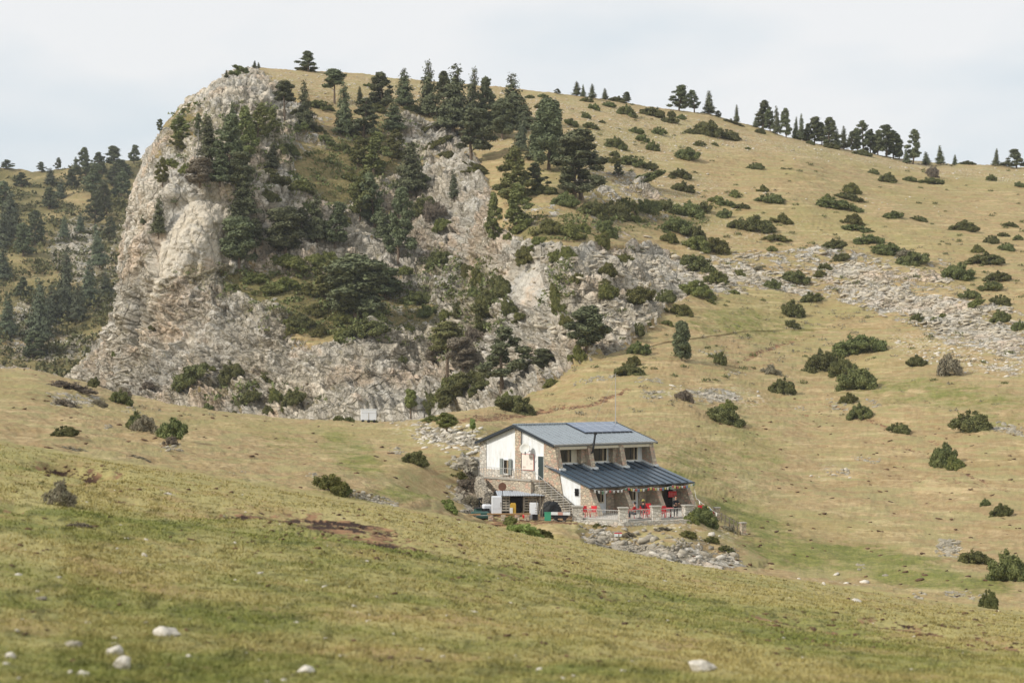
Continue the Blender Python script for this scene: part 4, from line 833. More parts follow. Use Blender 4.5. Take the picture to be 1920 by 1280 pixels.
def grass():
    rng = np.random.default_rng(9); me = meadow.data; nv = len(me.vertices); co = np.empty(nv * 3, np.float32); me.vertices.foreach_get('co', co); co = co.reshape(-1, 3)
    gv = np.empty(nv, np.float32); me.attributes['green'].data.foreach_get('value', gv); sv_ = np.empty(nv, np.float32); me.attributes['soil'].data.foreach_get('value', sv_)
    nrr = nv // nc; i = rng.integers(off + 2, iA - 1, 105000); j = rng.integers(0, nc - 2, 105000)
    keep = (cx[j] > -80) & (cx[j] < 2000); i, j = i[keep], j[keep]; fu, fv = rng.random(len(i))[:, None], rng.random(len(i))[:, None]
    g = co.reshape(nrr, nc, 3); p = (g[i, j] * (1 - fu) + g[i + 1, j] * fu) * (1 - fv) + (g[i, j + 1] * (1 - fu) + g[i + 1, j + 1] * fu) * fv
    G = gv.reshape(nrr, nc)[i, j]; S = sv_.reshape(nrr, nc)[i, j]; ok = S < .3 + rng.random(len(S)) * .25; p, G = p[ok], G[ok]
    k = 4; p = np.repeat(p, k, 0); G = np.repeat(G, k); m = len(p)
    clump = fbm(p[:, 0] / 1.2, p[:, 1] / 1.2, p[:, 2] * 0, 2, 5)
    hgt = (rng.uniform(.02, .06, m) * (1 + .9 * clump))[:, None]; a = rng.uniform(0, 6.28, m)
    lean = rng.normal(size=(m, 2)) * .6; w2 = rng.uniform(.007, .014, m)[:, None] * np.clip(p[:, 1:2] / 25, .8, 2.4)
    base = p + np.c_[rng.normal(size=(m, 2)) * .06, np.zeros(m)] - np.array([0, 0, .01])
    e = np.c_[np.cos(a), np.sin(a), np.zeros(m)] * w2; tip = base + np.c_[lean * hgt, hgt]
    V = np.stack([base - e, base + e, tip], 1).reshape(-1, 3)
    mt = NT('meadow_grass'); ga = mt.att('green'); n1 = mt.noise(mt.pos, .9, 4, .6); n2 = mt.noise(mt.pos, 9, 2)
    dr = mt.mix(mt.ramp(n2, .35, .65), srgb(150, 138, 84), srgb(174, 160, 104)); gr_ = mt.mix(mt.ramp(n2, .35, .65), srgb(106, 114, 52), srgb(142, 142, 76))
    mo2 = mt.noise(mt.scale(mt.pos, (1, .55, 1)), 2.6, 6, .72); dr = mt.mix(mt.math('MULTIPLY', mt.ramp(mo2, .5, .62), .7), dr, srgb(112, 104, 60)); gr_ = mt.mix(mt.math('MULTIPLY', mt.ramp(mo2, .5, .62), .7), gr_, srgb(74, 82, 38))
    mt.out(mt.mix(mt.ramp(mt.math('ADD', ga, mt.math('MULTIPLY', mt.math('SUBTRACT', mt.noise(mt.pos, .45, 6, .7), .5), 2.6)), .1, 1.0), dr, gr_), None, .8)
    me2 = np_mesh('grass', V, np.arange(m * 3).reshape(-1, 3), mt.m); attr(me2, 'green', np.repeat(G, 3))
    o = link('grass', me2); tag(o, 'short dry and green grass on the near slope', 'grass', None, 'stuff')
grass()

place_bush(106, 950, 66, 56, 'h', 'pale open heather shrub standing alone on the near slope', 'shrubs of the near slope', (meadow,))
place_bush(140, 990, 70, 12, 'h', 'low grey green plant patch below the pale heather shrub', 'shrubs of the near slope', (meadow,))
# ================================================================= THE REFUGE HOUSE
def masonry(name, a, b, c, sc=3.2, mort=(150, 140, 124)):
    m = NT(name); wv = m.noise(m.obj, 2.5, 2, .5)
    q = m.n('ShaderNodeMix', data_type='VECTOR'); q.inputs[0].default_value = .08; m.l(m.scale(m.obj, (1, 1, 1.5)), q.inputs[4])
    nn = m.n('ShaderNodeTexNoise'); nn.inputs['Scale'].default_value = 3; m.l(m.obj, nn.inputs['Vector']); m.l(nn.outputs['Color'], q.inputs[5])
    col_ = m.voro(q.outputs[1], sc, 'F1', 'Color'); ed = m.voro(q.outputs[1], sc, 'DISTANCE_TO_EDGE')
    sp = m.n('ShaderNodeSeparateColor'); m.l(col_, sp.inputs[0])
    cc = m.mix(sp.outputs[0], srgb(*a), srgb(*b)); cc = m.mix(m.math('MULTIPLY', m.ramp(sp.outputs[1], .62, .7), .8), cc, srgb(*c))
    cc = m.mix(m.math('MULTIPLY', m.ramp(m.noise(m.obj, 9, 4, .7), .45, .7), .35), cc, srgb(104, 94, 80))
    cc = m.mix(m.ramp(ed, .07, .02), cc, srgb(*mort))
    return m.out(cc, m.bump(m.ramp(ed, 0, .12), .9, .06), .95)
M_MAS = masonry('stone_masonry', (214, 198, 172), (180, 166, 146), (204, 168, 146), 3.2, (176, 166, 148)); M_MASL = masonry('pale_stone_masonry', (224, 218, 206), (190, 184, 172), (212, 196, 178), 3.0, (186, 180, 168)); M_MASG = masonry('grey_dry_stone', (184, 174, 158), (138, 130, 116), (196, 184, 164), 4.2, (84, 76, 64))
def render_mat():
    m = NT('white_render'); n1 = m.noise(m.scale(m.obj, (1, 1, .35)), 2.2, 6, .65); n2 = m.noise(m.obj, 14, 4, .6)
    c = m.mix(m.ramp(n1, .40, .75), srgb(230, 233, 234), srgb(212, 211, 206)); c = m.mix(m.math('MULTIPLY', m.ramp(n2, .55, .75), .2), c, srgb(196, 188, 172))
    return m.out(c, m.bump(n2, .2, .01), .9)
M_REN = render_mat()
M_CREAM = flat('cream_paint', srgb(226, 216, 192), .6, .1); M_WHITE = flat('white_paint', srgb(232, 234, 232), .5, .08); M_GREY = flat('grey_concrete', srgb(176, 170, 158), .9, .15, 2, bump=.4)
M_ROOF1 = flat('grey_roof_sheet', srgb(150, 158, 163), .32, .14, .8, .0, 0, .6); M_ROOF2 = flat('slate_blue_roof_sheet', srgb(72, 90, 106), .33, .2, .7, 0, 0, .6)
M_ROOFE = flat('dark_roof_trim', srgb(52, 58, 64), .5, .1); M_DARK = flat('dark_metal', srgb(40, 40, 42), .5, .1); M_STEEL = flat('pale_painted_steel', srgb(188, 184, 178), .5, .1)
M_SHUT = flat('weathered_shutter', srgb(140, 146, 142), .8, .2, 5); M_DOOR = flat('dark_teal_door', srgb(56, 68, 68), .6, .12, 4); M_REDP = flat('red_plastic', srgb(206, 36, 44), .4, .08); M_WOOD = flat('raw_wood', srgb(176, 140, 98), .8, .22, 4); M_WOODG = flat('grey_wood', srgb(138, 128, 112), .9, .22, 4)
M_WHITE2 = flat('worn_stone_tread', srgb(206, 198, 182), .9, .12); M_CURT = flat('curtain', srgb(164, 146, 120), .9, .2, 6)
g = NT('window_glass'); g.bsdf.inputs['Base Color'].default_value = srgb(34, 34, 34); g.bsdf.inputs['Roughness'].default_value = .12; g.bsdf.inputs['Specular IOR Level'].default_value = .5; M_GLASS = g.m
g = NT('solar_glass'); br = g.n('ShaderNodeTexBrick'); g.l(g.obj, br.inputs['Vector']); br.offset = 0; br.inputs['Scale'].default_value = 1; br.inputs['Brick Width'].default_value = 1.1; br.inputs['Row Height'].default_value = 4; br.inputs['Mortar Size'].default_value = .02
br.inputs['Color1'].default_value = srgb(96, 110, 132); br.inputs['Color2'].default_value = srgb(104, 116, 136); br.inputs['Mortar'].default_value = srgb(190, 196, 204)
g.bsdf.inputs['Specular IOR Level'].default_value = .8; M_SOLAR = g.out(br.outputs['Color'], None, .22)
house = empty('mountain_house', (HOX, HOY, HZ), HA, 'white and stone two storey mountain refuge with blue grey metal roofs', 'house')
W, LN, EV, RD = 10.08, 11.7, 5.66, 7.17
def zroof(y): return (EV + (RD - EV) * (y / (W / 2))) if y < W / 2 else (RD - (RD - EV) * (y - W / 2) / (W / 2))
def zlow(y): return 3.73 + .281 * y
def hb(name, mat, fn, parent=house, bevel=0): b = MB(); fn(b); return b.build(name, mat, parent, bevel)
# main block and lower block
hb('wall', M_REN, lambda b: b.prism_x([(.9, .0), (W, 0), (W, zroof(W) - .05), (W / 2, RD - .06), (.9, zroof(.9) - .06)][::1], .06, LN - .06))
hb('lower_wall', M_REN, lambda b: b.prism_x([(-3.3, -.2), (.88, -.2), (.88, zlow(.88) - .1), (-3.3, zlow(-3.3) - .1)], .05, LN - .1))
stn = MB()
sq = MB(); sq.prism_x([(W - .85, 1.6), (W + .03, 1.6), (W + .03, zroof(W) - .05), (W - .85, zroof(W - .85) - .05)], -.02, .5)          # rear quoin
stn.prism_x([(4.4, 3.33), (5.2, 3.33), (5.2, RD - .12), (4.4, zroof(4.4) - .06)], -.03, .4)                               # centre pier
sq.prism_x([(2.5, 1.6), (4.39, 1.6), (4.39, 3.33), (2.5, 3.33)], -.02, .4).prism_x([(5.21, 1.6), (W - .86, 1.6), (W - .86, 3.33), (5.21, 3.33)], -.018, .4); sq.build('pale_stone_wall', M_MASL, house); stn.prism_x([(4.4, 1.6), (5.2, 1.6), (5.2, 3.329), (4.4, 3.329)], -.03, .4)                                             # plinth
stn.build('stone_wall', M_MAS, house)
for i, u in enumerate((0, 3.75, 7.5, 11.2)):                   # slanting buttresses, upper and lower
    bt = MB(); u0, u1 = (-.05, .5) if i == 0 else (u, u + .5)
    back = 1.35 if i == 0 else .92
    bt.prism_x([(-.55, zlow(-.55) - .02), (back, zlow(-.55) - .02), (back, zroof(back) - .07), (-.02, zroof(0) - .08)], u0, u1)
    if i == 0: bt.prism_x([(-1.45, -.2), (1.35, -.2), (1.35, 3.55), (-.55, 3.55)], -.06, .48)
    bt.build('buttress', M_MAS, house)
    bt = MB(); bt.prism_x([(-5.62, -.2), (-3.28, -.2), (-3.28, zlow(-3.28) - .12), (-4.25, zlow(-4.25) - .12)], u0 + .02 if i else -.04, u1)
    bt.build('lower_buttress', M_MAS, house)
# roofs
def roof(name, prof, x0, x1, th, mat, rib, rw, rh, rmat=None):
    r_ = MB(); r_.prism_x(prof + [(y, z - th) for y, z in prof[::-1]], x0, x1); o = r_.build(name, mat, house)
    rb = MB(); x = x0 + rib * .5
    while x < x1:
        for (ya, za), (yb, zb) in zip(prof[:-1], prof[1:]):
            rb.prism_x([(ya, za - .01), (yb, zb - .01), (yb, zb + rh), (ya, za + rh)], x - rw / 2, x + rw / 2)
        x += rib
    rb.build('roof_seams', rmat or mat, o); return o
r1 = roof('roof', [(-.22, zroof(-.22) + .1), (W / 2, RD + .12), (W + .3, zroof(W + .3) + .1)], -.32, LN + .32, .11, M_ROOF1, .55, .035, .045)
tr = MB(); 
for xx in (-.36, LN + .33): tr.prism_x([(-.24, zroof(-.24) + .14), (W / 2, RD + .165), (W + .32, zroof(W + .32) + .14), (W + .32, zroof(W + .32) - .12), (W / 2, RD - .08), (-.24, zroof(-.24) - .1)], xx - .03, xx + .04)
tr.build('verge_board', M_ROOFE, r1)
rc_ = MB(); rc_.tube([(-.35, W / 2, RD + .15), (LN + .35, W / 2, RD + .15)], .09, 8)
for k in range(40): rc_.box(-.3 + k * .3, -.14 + k * .3, W / 2 - .2, W / 2 + .2, RD + .1, RD + .2)
rc_.build('ridge_cap', M_ROOF1, r1)
r2 = roof('lower_roof', [(-4.93, zlow(-4.93)), (.86, zlow(.86))], -.42, LN + .1, .10, M_ROOF2, .92, .08, .075, M_ROOFE)
gt = MB(); gt.tube([(-.45, -5.0, zlow(-4.93) - .06), (LN + .12, -5.0, zlow(-4.93) - .06)], .07, 8); gt.build('gutter', M_ROOFE, r2)
gt = MB(); gt.box(-.3, LN + .3, -.3, -.2, EV + .0, EV + .09); gt.build('gutter', M_STEEL, r1)
# white flashing that steps round the buttresses at the top of the lower roof
fl = MB()
for i, u in enumerate((0, 3.75, 7.5, 11.2)):
    ua, ub = u - (.0 if i == 0 else .12), u + .62
    ub = min(ub, LN - .02)
    fl.box(ua, ub, -.72, -.56, zlow(-.72) - .02, zlow(-.56) + .14)
    for uu in ((ua, ub) if i else (ub,)): fl.prism_x([(-.72, zlow(-.72)), (.84, zlow(.84)), (.84, zlow(.84) + .18), (-.72, zlow(-.72) + .14)], uu - .05, uu + .05)
    if i < 3: fl.box(ub + .05, u + 3.75 - .17, .76, .885, zlow(.8) - .02, zlow(.8) + .13)
fl.build('flashing', M_WHITE, house)
# upper windows, one per bay, with the roller box under the eave
def window(x0, x1, z0, z1, y, mull, frame_mat=M_CREAM, name='window', curtain=True):
    f = MB(); t = .1; f.box(x0, x1, y - .07, y, z0 - t, z0); f.box(x0, x1, y - .07, y, z1, z1 + t); f.box(x0, x0 + t, y - .07, y, z0, z1); f.box(x1 - t, x1, y - .07, y, z0, z1)
    for mx_ in mull: f.box(mx_ - .07, mx_ + .07, y - .065, y, z0, z1)
    o = f.build(name, frame_mat, house)
    ed = [x0 + t] + [q for mx_ in mull for q in (mx_ - .07, mx_ + .07)] + [x1 - t]
    for a, b in zip(ed[::2], ed[1::2]):
        p = MB(); p.box(a, b, y - .03, y - .004, z0, z1); p.build('pane', M_GLASS, o)
        if b - a > .5:
            s_ = MB(); c_ = (a + b) / 2; s_.box(c_ - .025, c_ + .025, y - .05, y - .031, z0, z1); s_.build('glazing_bar', M_DARK, o)
            if curtain: k_ = MB(); k_.box(a + (b - a) * .7, a + (b - a) * .86, y - .034, y - .0305, z0, z1); k_.build('curtain', M_CURT, o)
    return o
for i, u in enumerate((0, 3.75, 7.5)):
    window(u + .5, u + 2.75 if i == 0 else u + 3.12, 4.13, 5.2, .9, (u + 1.22 if i == 0 else u + 1.4,))
    sb = MB(); sb.box(u + .5, u + 3.72, .84, .9, 3.95, 4.05); sb.build('window_sill', M_WHITE, house)
    fb = MB(); fb.box(u + .35, u + 3.68, -.05, .25, 5.28, 5.52); fb.build('awning_box', M_CREAM, house)
    if i > 0: side = MB(); side.box(u - .42, u, .3, .9, 4.0, 5.4); side.build('stone_cheek', M_MAS, house)
    else: side = MB(); side.box(u + 2.7, u + 3.3, .84, .9, 4.05, 5.3); side.build('cream_panel', M_CREAM, house)
# lower windows and the terrace door
for i, u in enumerate((0, 3.75)):
    window(u + .9, u + 2.6, .95, 2.0, -3.3, (u + 1.3,) if i == 0 else (u + 1.25,), M_CREAM)
window(8.2, 8.75, .9, 2.2, -3.3, ())
dr = hb('terrace_door', M_CREAM, lambda b: b.box(8.8, 8.95, -3.39, -3.3, 0, 2.35).box(10.75, 10.88, -3.39, -3.3, 0, 2.35).box(8.8, 10.88, -3.39, -3.3, 2.35, 2.45))
hb('pane', M_GLASS, lambda b: b.box(8.96, 10.74, -3.34, -3.305, .05, 2.34), dr); hb('curtain', M_CURT, lambda b: b.box(9.1, 9.45, -3.345, -3.341, .05, 2.34), dr)
for u in (2.85, 6.6): hb('stone_wall', M_MAS, lambda b: b.box(u, u + .88, -3.42, -3.31, 0, 2.55))
# gable side: window with shutters, door, small window
sw = hb('window', M_WHITE, lambda b: b.box(-.02, .055, 6.0, 6.8, 2.95, 4.25)); hb('pane', M_GLASS, lambda b: b.box(-.035, -.021, 6.08, 6.72, 3.02, 4.18), sw)
for y0 in (5.62, 6.82): hb('shutter', M_SHUT, lambda b: b.box(-.12, -.04, y0, y0 + .36, 2.9, 4.3), sw)
hb('curtain', M_CURT, lambda b: b.box(-.042, -.036, 6.1, 6.3, 3.02, 4.18), sw)
hb('window_sill', M_GREY, lambda b: b.box(-.2, .0, 5.9, 6.9, 2.84, 2.93), sw)
d_ = hb('door', M_WHITE, lambda b: b.box(-.03, .055, 1.42, 2.45, 2.66, 4.72)); hb('door_leaf', M_DOOR, lambda b: b.box(-.05, -.031, 1.45, 2.1, 2.68, 4.66), d_)
hb('handle', M_STEEL, lambda b: b.box(-.1, -.052, 1.98, 2.04, 3.6, 3.75), d_)
w2 = hb('window', M_WHITE, lambda b: b.box(-.0, .045, -3.12, -2.48, 1.48, 2.18)); hb('pane', M_GLASS, lambda b: b.box(-.02, -.002, -3.05, -2.55, 1.54, 2.12), w2)
hb('window_grille', M_DARK, lambda b: [b.box(-.06, -.03, y, y + .03, 1.5, 2.16) for y in (-2.98, -2.82, -2.66)] and b.box(-.06, -.035, -3.1, -2.5, 1.82, 1.85), w2)
hb('stone_wall', M_MAS, lambda b: b.prism_x([(-4.25, -.2), (-3.28, -.2), (-3.28, zlow(-3.28) - .12), (-4.25, zlow(-4.25) - .13)], -.02, .5))
# chimney pipe in front of the second buttress, satellite dish, notice board
pipe = MB(); pipe.tube([(3.95, -.05, 4.75), (4.0, -.35, 4.95), (4.05, -.4, 5.2), (4.3, -.42, 6.55)], .09, 10); pipe.tube([(4.3, -.42, 6.5), (4.3, -.42, 6.72)], .16, 10); pp = pipe.build('stove_pipe', M_DARK, house, smooth=False)
sp = MB(); sl = (RD - EV) / (W / 2)
zz = lambda y: zroof(y) + .26
sp.prism_x([(2.35, zz(2.35)), (4.95, zz(4.95)), (4.95, zz(4.95) - .06), (2.35, zz(2.35) - .06)], 5.7, 11.35); pn = sp.build('solar_panel', M_SOLAR, house)
hb('panel_frame', M_DARK, lambda b: b.prism_x([(2.3, zz(2.3) - .07), (5.0, zz(5.0) - .07), (5.0, zz(5.0) - .14), (2.3, zz(2.3) - .14)], 5.66, 11.39), pn)
M_DISH = flat('translucent_grey_dish', srgb(222, 220, 212), .6, .05); dish = MB(); nseg = 20; c0 = Vector((-.62, 3.15, 5.3)); ax = Vector((-.8, -.45, .25)).normalized(); a_ = ax.orthogonal().normalized(); b_ = ax.cross(a_)
vs = [c0 - ax * .08]; fs = []
for j, (r_, d2) in enumerate(((.18, -.06), (.34, .0), (.46, .09))):
    for k in range(nseg): t = 2 * math.pi * k / nseg; vs.append(c0 + ax * d2 + (a_ * math.cos(t) + b_ * math.sin(t)) * r_)
for k in range(nseg): fs.append((0, 1 + k, 1 + (k + 1) % nseg))
for j in range(2):
    for k in range(nseg): a, b = 1 + j * nseg + k, 1 + j * nseg + (k + 1) % nseg; fs.append((a, a + nseg, b + nseg, b))
dish.add(vs, fs); do = dish.build('satellite_dish', M_DISH, house, smooth=True); m_ = do.modifiers.new('s', 'SOLIDIFY'); m_.thickness = .03
arm = MB(); arm.tube([(0.0, 3.1, 5.05), (-.55, 3.1, 5.1)], .03, 6); arm.tube([(-.62, 3.15, 5.0), (-.95, 2.75, 4.82), (-1.05, 2.6, 5.05)], .045, 6); arm.build('dish_arm', M_DARK, do)
nb = hb('notice_board', flat('red_frame', srgb(216, 120, 112), .6), lambda b: b.box(-.06, -.031, 2.66, 4.28, 3.42, 4.82))
hb('poster', flat('poster_paper', srgb(234, 226, 214), .7, .06), lambda b: b.box(-.075, -.062, 2.7, 4.24, 3.46, 4.78), nb)
hb('poster_map', flat('poster_map_print', srgb(222, 204, 192), .7, .2, 9), lambda b: [b.box(-.08, -.0755, 2.85, 3.1, 3.95, 4.05), b.box(-.08, -.0755, 2.8, 3.2, 4.45, 4.6), b.box(-.08, -.0755, 3.5, 3.56, 3.8, 4.3), b.box(-.08, -.0755, 3.7, 4.1, 3.6, 3.75)], nb)
hb('wall_lamp', M_STEEL, lambda b: b.tube([(-.02, 3.9, 5.5), (-.2, 3.9, 5.5)], .04).tube([(-.2, 3.9, 5.55), (-.2, 3.9, 5.35)], .08))
hb('drain_pipe', M_STEEL, lambda b: b.tube([(-.1, -.3, 3.65), (-.7, .3, 3.9)], .05))
hb('drain_pipe', M_DARK, lambda b: b.tube([(-.06, 4.3, 3.4), (-.06, 4.3, zroof(4.3) - .1)], .035))
# landing with rails, retaining wall and the stone stairs
hb('landing', M_MAS, lambda b: b.prism_z([(-1.8, 1.0), (-.07, 1.0), (-.07, 9.6), (-1.8, 8.2)], -.2, 2.64))
hb('landing_kerb', M_GREY, lambda b: b.box(-1.9, -1.66, .98, 8.2, 2.64, 2.76))
lr = MB()
for k in range(17): y = 2.2 + k * .37; lr.tube([(-1.78, y, 2.7), (-1.78, y, 3.6)], .018, 5)
lr.tube([(-1.78, 2.2, 3.6), (-1.78, 8.15, 3.6)], .025, 5); lr.build('landing_rail', M_STEEL, house)
for k in range(14):
    y1_ = 1.0 - k * .33; z1_ = 2.47 - k * .175
    sp_ = hb('step', M_MASG, lambda b: b.box(-1.5, -.09, y1_ - .33, y1_ - .005, -.1, z1_ - .01)); hb('tread', M_WHITE2, lambda b: b.box(-1.56, -.09, y1_ - .37, y1_ - .02, z1_ - .01, z1_ + .05), sp_)
hr = MB(); hr.tube([(-1.52, 1.0, 3.5), (-1.52, -3.6, 1.05)], .025, 5)
for k in range(7): y = 1.0 - k * .76; hr.tube([(-1.52, y, 2.5 - k * .4), (-1.52, y, 3.5 - k * .405)], .02, 5)
hr.build('stair_rail', M_STEEL, house)
# ================================================================= TERRACE AND FENCES
def on(px, py, z=HZ):
    r_ = ray(px, py); k = (z - EZ) / r_[2]; return Vector((r_[0] * k, r_[1] * k, z))
tb = MB(); tb.prism_z([(x, y) for x, y in TERR], HZ - .7, HZ); terrace = tb.build('terrace', M_MASL); terrace['kind'] = 'structure'
PN = ['far left', 'second', 'third', 'right hand']; PLX = []
for i, p in enumerate(PIL):
    b = MB(); s = (.42, .36, .36, .36)[i]; b.box(-s, s, -s, s, -.5, 1.0); c = MB(); c.box(-s - .06, s + .06, -s - .06, s + .06, 1.0, 1.12)
    o = empty('stone_pillar', (p[0], p[1] + .4, HZ), .1 * i, ['wide stone pillar at the left end of the terrace front', 'pale capped stone pillar near the seated guests', 'stone pillar in front of the red chairs', 'capped stone pillar at the right corner of the terrace'][i], 'pillar', 'terrace pillars')
    b.build('shaft', M_MASL, o, .03); c.build('capstone', M_GREY, o, .02)
def railing(a, b, z, h, label, grp='terrace railings', n=None, mat=M_STEEL):
    a, b = Vector(a[:2]), Vector(b[:2]); d = b - a; l = d.length; o = empty('railing', (a.x, a.y, z), math.atan2(d.y, d.x), label, 'railing', grp)
    t = MB(); t.tube([(0, 0, h), (l, 0, h)], .03, 6); t.build('top_rail', mat, o); t = MB(); t.tube([(0, 0, .12), (l, 0, .12)], .025, 6); t.build('bottom_rail', mat, o)
    t = MB(); n = n or int(l / .16)
    for k in range(n): x = (k + .5) * l / n; t.tube([(x, 0, .12), (x, 0, h)], .014, 4)
    t.build('bars', mat, o)
G_ = [(p[0], p[1] + .4) for p in PIL]
railing((G_[0][0] + .45, G_[0][1]), (G_[1][0] - .4, G_[1][1]), HZ, .85, 'thin metal railing on the left part of the terrace', mat=M_STEEL)
railing((G_[1][0] + .4, G_[1][1]), (G_[2][0] - .4, G_[2][1]), HZ, .85, 'thin metal railing before the seated guests')
railing((G_[2][0] + .4, G_[2][1]), (G_[3][0] - .4, G_[3][1]), HZ, .85, 'thin metal railing on the right part of the terrace')
kb = MB(); kb.add([], [])
for a, b in ((0, 1), (1, 2), (2, 3)):
    (xa, ya), (xb, yb) = G_[a], G_[b]; kb.prism_z([(xa + .45, ya - .15), (xb - .42, yb - .15), (xb - .42, yb + .15), (xa + .45, ya + .15)], HZ, HZ + .1)
ko = kb.build('terrace_kerb', M_GREY); ko['kind'] = 'structure'
# right-hand fence running down the slope
for i, (px, py, hh, lab) in enumerate([(1344, 973, .95, 'tall stone post behind the terrace bush'), (1393, 1002, .95, 'leaning stone post at the lower end of the fence')]):
    r_ = hit(px, py)[0]; o = empty('stone_post', r_, .3, lab, 'post', 'stone posts'); b = MB(); b.box(-.22, .22, -.22, .22, -.4, hh); b.build('shaft', M_MAS, o, .03); b = MB(); b.box(-.27, .27, -.27, .27, hh, hh + .12); b.build('capstone', M_GREY, o, .02)
for i, px in enumerate((1352, 1359, 1367, 1375, 1382, 1388)):
    r_ = hit(px, 974 + (px - 1344) * .55)[0]; o = empty('fence_stake', r_, 0, f'thin fence stake between the two stone posts, {ORD[i]}', 'stake', 'fence stakes'); b = MB(); b.tube([(0, 0, -.2), (.05, 0, .8)], .05, 6); b.build('stake', M_WOODG, o)
pa, pb = hit(1346, 975)[0], hit(1391, 1000)[0]; b = MB()
for z in (.35, .75): b.tube([(0, 0, z), ((pb - pa) * .5 + Vector((0, 0, z - .05))), (pb - pa) + Vector((0, 0, z))], .03, 5)
o = b.build('fence_rail', M_WOODG); o.location = pa; tag(o, 'wooden fence rails sloping down between the two stone posts', 'fence rail')
# dry-stone walls round the yard, one bumpy block of stones each
def drywall(pts, h, th, label, seed=0, z=None):
    b = MB(); rg = random.Random(seed); pts = [Vector(p) for p in pts]; o0 = pts[0].copy(); vs = []; n = 0; rows_ = 5
    path = []
    for a, c in zip(pts[:-1], pts[1:]):
        m = max(int((c - a).length / .3), 1); path += [a.lerp(c, k / m) for k in range(m)]
    path.append(pts[-1])
    ring = []
    for i, p in enumerate(path):
        d = (path[min(i + 1, len(path) - 1)] - path[max(i - 1, 0)]); d.z = 0; d.normalize(); nr_ = Vector((-d.y, d.x, 0)); hh = h * rg.uniform(.86, 1.1); q = []
        for s_, zz_ in ((-.62, -.5), (-.56, .25), (-.5, .5), (-.48, .75), (-.4, 1), (0, 1.06), (.4, 1), (.5, .5), (.62, -.5)):
            q.append(p - o0 + nr_ * (s_ * th + rg.uniform(-.06, .06)) + Vector((0, 0, zz_ * hh + rg.uniform(-.03, .03))) + d * rg.uniform(-.05, .05))
        ring.append(q)
    m = 9; b.v = [tuple(v) for q in ring for v in q]
    b.f = [(i * m + k, (i + 1) * m + k, (i + 1) * m + k + 1, i * m + k + 1) for i in range(len(ring) - 1) for k in range(m - 1)] + [tuple(range(m)), tuple(range((len(ring) - 1) * m, len(ring) * m))[::-1]]
    o = b.build('dry_stone_wall', M_MASG); o.location = o0; return tag(o, label, 'stone wall', 'dry stone walls of the yard')
drywall([on(962, 990, HZ - .8), on(1010, 990, HZ - .8), on(1060, 996, HZ - .9), on(1098, 992, HZ - .9)], .75, .6, 'low dry stone wall holding up the yard below the sheds', 1)
drywall([on(838, 972, HZ - .1), on(862, 970, HZ - .1), on(886, 968, HZ - .1)], .6, .5, 'short dry stone wall left of the green tarpaulin', 2)
drywall([P(899, 908, 149), P(906, 925, 146.5), P(917, 938, 145)], .7, .8, 'rough stone bank between the gable and the shed', 3)
# ---- yard things: D about 135 to 141 m
def box_thing(name, px, py, wpx, hpx, dep, mat, label, cat, rz=0, z=None, group=None, parts=None, bevel=.02):
    p = on(px, py, HZ if z is None else z); s = p.y / FPX; o = empty(name, p, rz, label, cat, group); w_, h_ = wpx * s / 2, hpx * s
    b = MB(); b.box(-w_, w_, -dep / 2, dep / 2, 0, h_); b.build('body', mat, o, bevel)
    if parts:
        for nm, mt, bx in parts: b = MB(); b.box(bx[0] * w_, bx[1] * w_, -dep / 2 - bx[4], -dep / 2 + (bx[5] if len(bx) > 5 else 0), bx[2] * h_, bx[3] * h_); b.build(nm, mt, o)
    return o
M_WHG = flat('white_enamel', srgb(236, 239, 244), .4, .06); M_TEAL = flat('teal_tarpaulin', srgb(56, 92, 84), .7, .2, 4); M_GREENP = flat('green_plastic', srgb(70, 158, 124), .6, .1); M_TARP = flat('black_tarpaulin', srgb(38, 40, 40), .5, .25, 3, bump=.5); M_YEL = flat('yellow_plastic', srgb(212, 172, 72), .6, .14)
# open lean-to with pallets
pa = on(938, 964); sh = empty('lean_to_shed', (pa.x, pa.y + 1.6, HZ), R(4), 'low open shed of white pallets under a pale corrugated roof', 'shed')
b = MB(); prof = [(-.3 + k * .1, .03 * (k % 2)) for k in range(42)]
b.add([(x, -.9, 1.5 + z) for x, z in prof] + [(x, 1.6, 1.75 + z) for x, z in prof], [(k, k + 1, 42 + k + 1, 42 + k) for k in range(41)]); ro = b.build('corrugated_roof', flat('pale_corrugated_sheet', srgb(186, 192, 200), .5, .12, 2, .2), sh); mm = ro.modifiers.new('s', 'SOLIDIFY'); mm.thickness = .03
for x, y in ((0, -.7), (1.9, -.7), (3.7, -.7), (0, 1.4), (3.7, 1.4)): b = MB(); b.box(x - .05, x + .05, y - .05, y + .05, -.1, 1.5); b.build('post', M_WOODG, sh)
for k, x in enumerate((0.1, 2.0)):
    b = MB(); wd_ = .7 if k == 0 else 1.45
    for z in range(6): b.box(x, x + wd_, .0, .04, .15 + z * .22, .27 + z * .22)
    for xx in (x, x + wd_ / 2, x + wd_ - .08): b.box(xx, xx + .08, .045, .14, .1, 1.45)
    b.build('pallet', flat('pale_pallet_wood', srgb(214, 206, 188), .8, .15, 5), sh)
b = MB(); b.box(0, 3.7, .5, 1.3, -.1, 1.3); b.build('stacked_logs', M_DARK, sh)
b = MB(); pd = on(905, 962); b.add([(0, 0, 1.1), (1.7, .3, 1.55), (3.0, .5, 1.75), (3.0, 2.0, 1.8), (1.6, 2.2, 1.65), (.2, 1.6, 1.2)], [(0, 1, 2, 3, 4, 5)]); b.tube([(.2, .1, 0), (.2, .1, 1.15)], .05, 5); b.tube([(2.8, .5, 0), (2.8, .5, 1.72)], .05, 5); b.tube([(.4, 1.5, 0), (.4, 1.5, 1.2)], .05, 5)
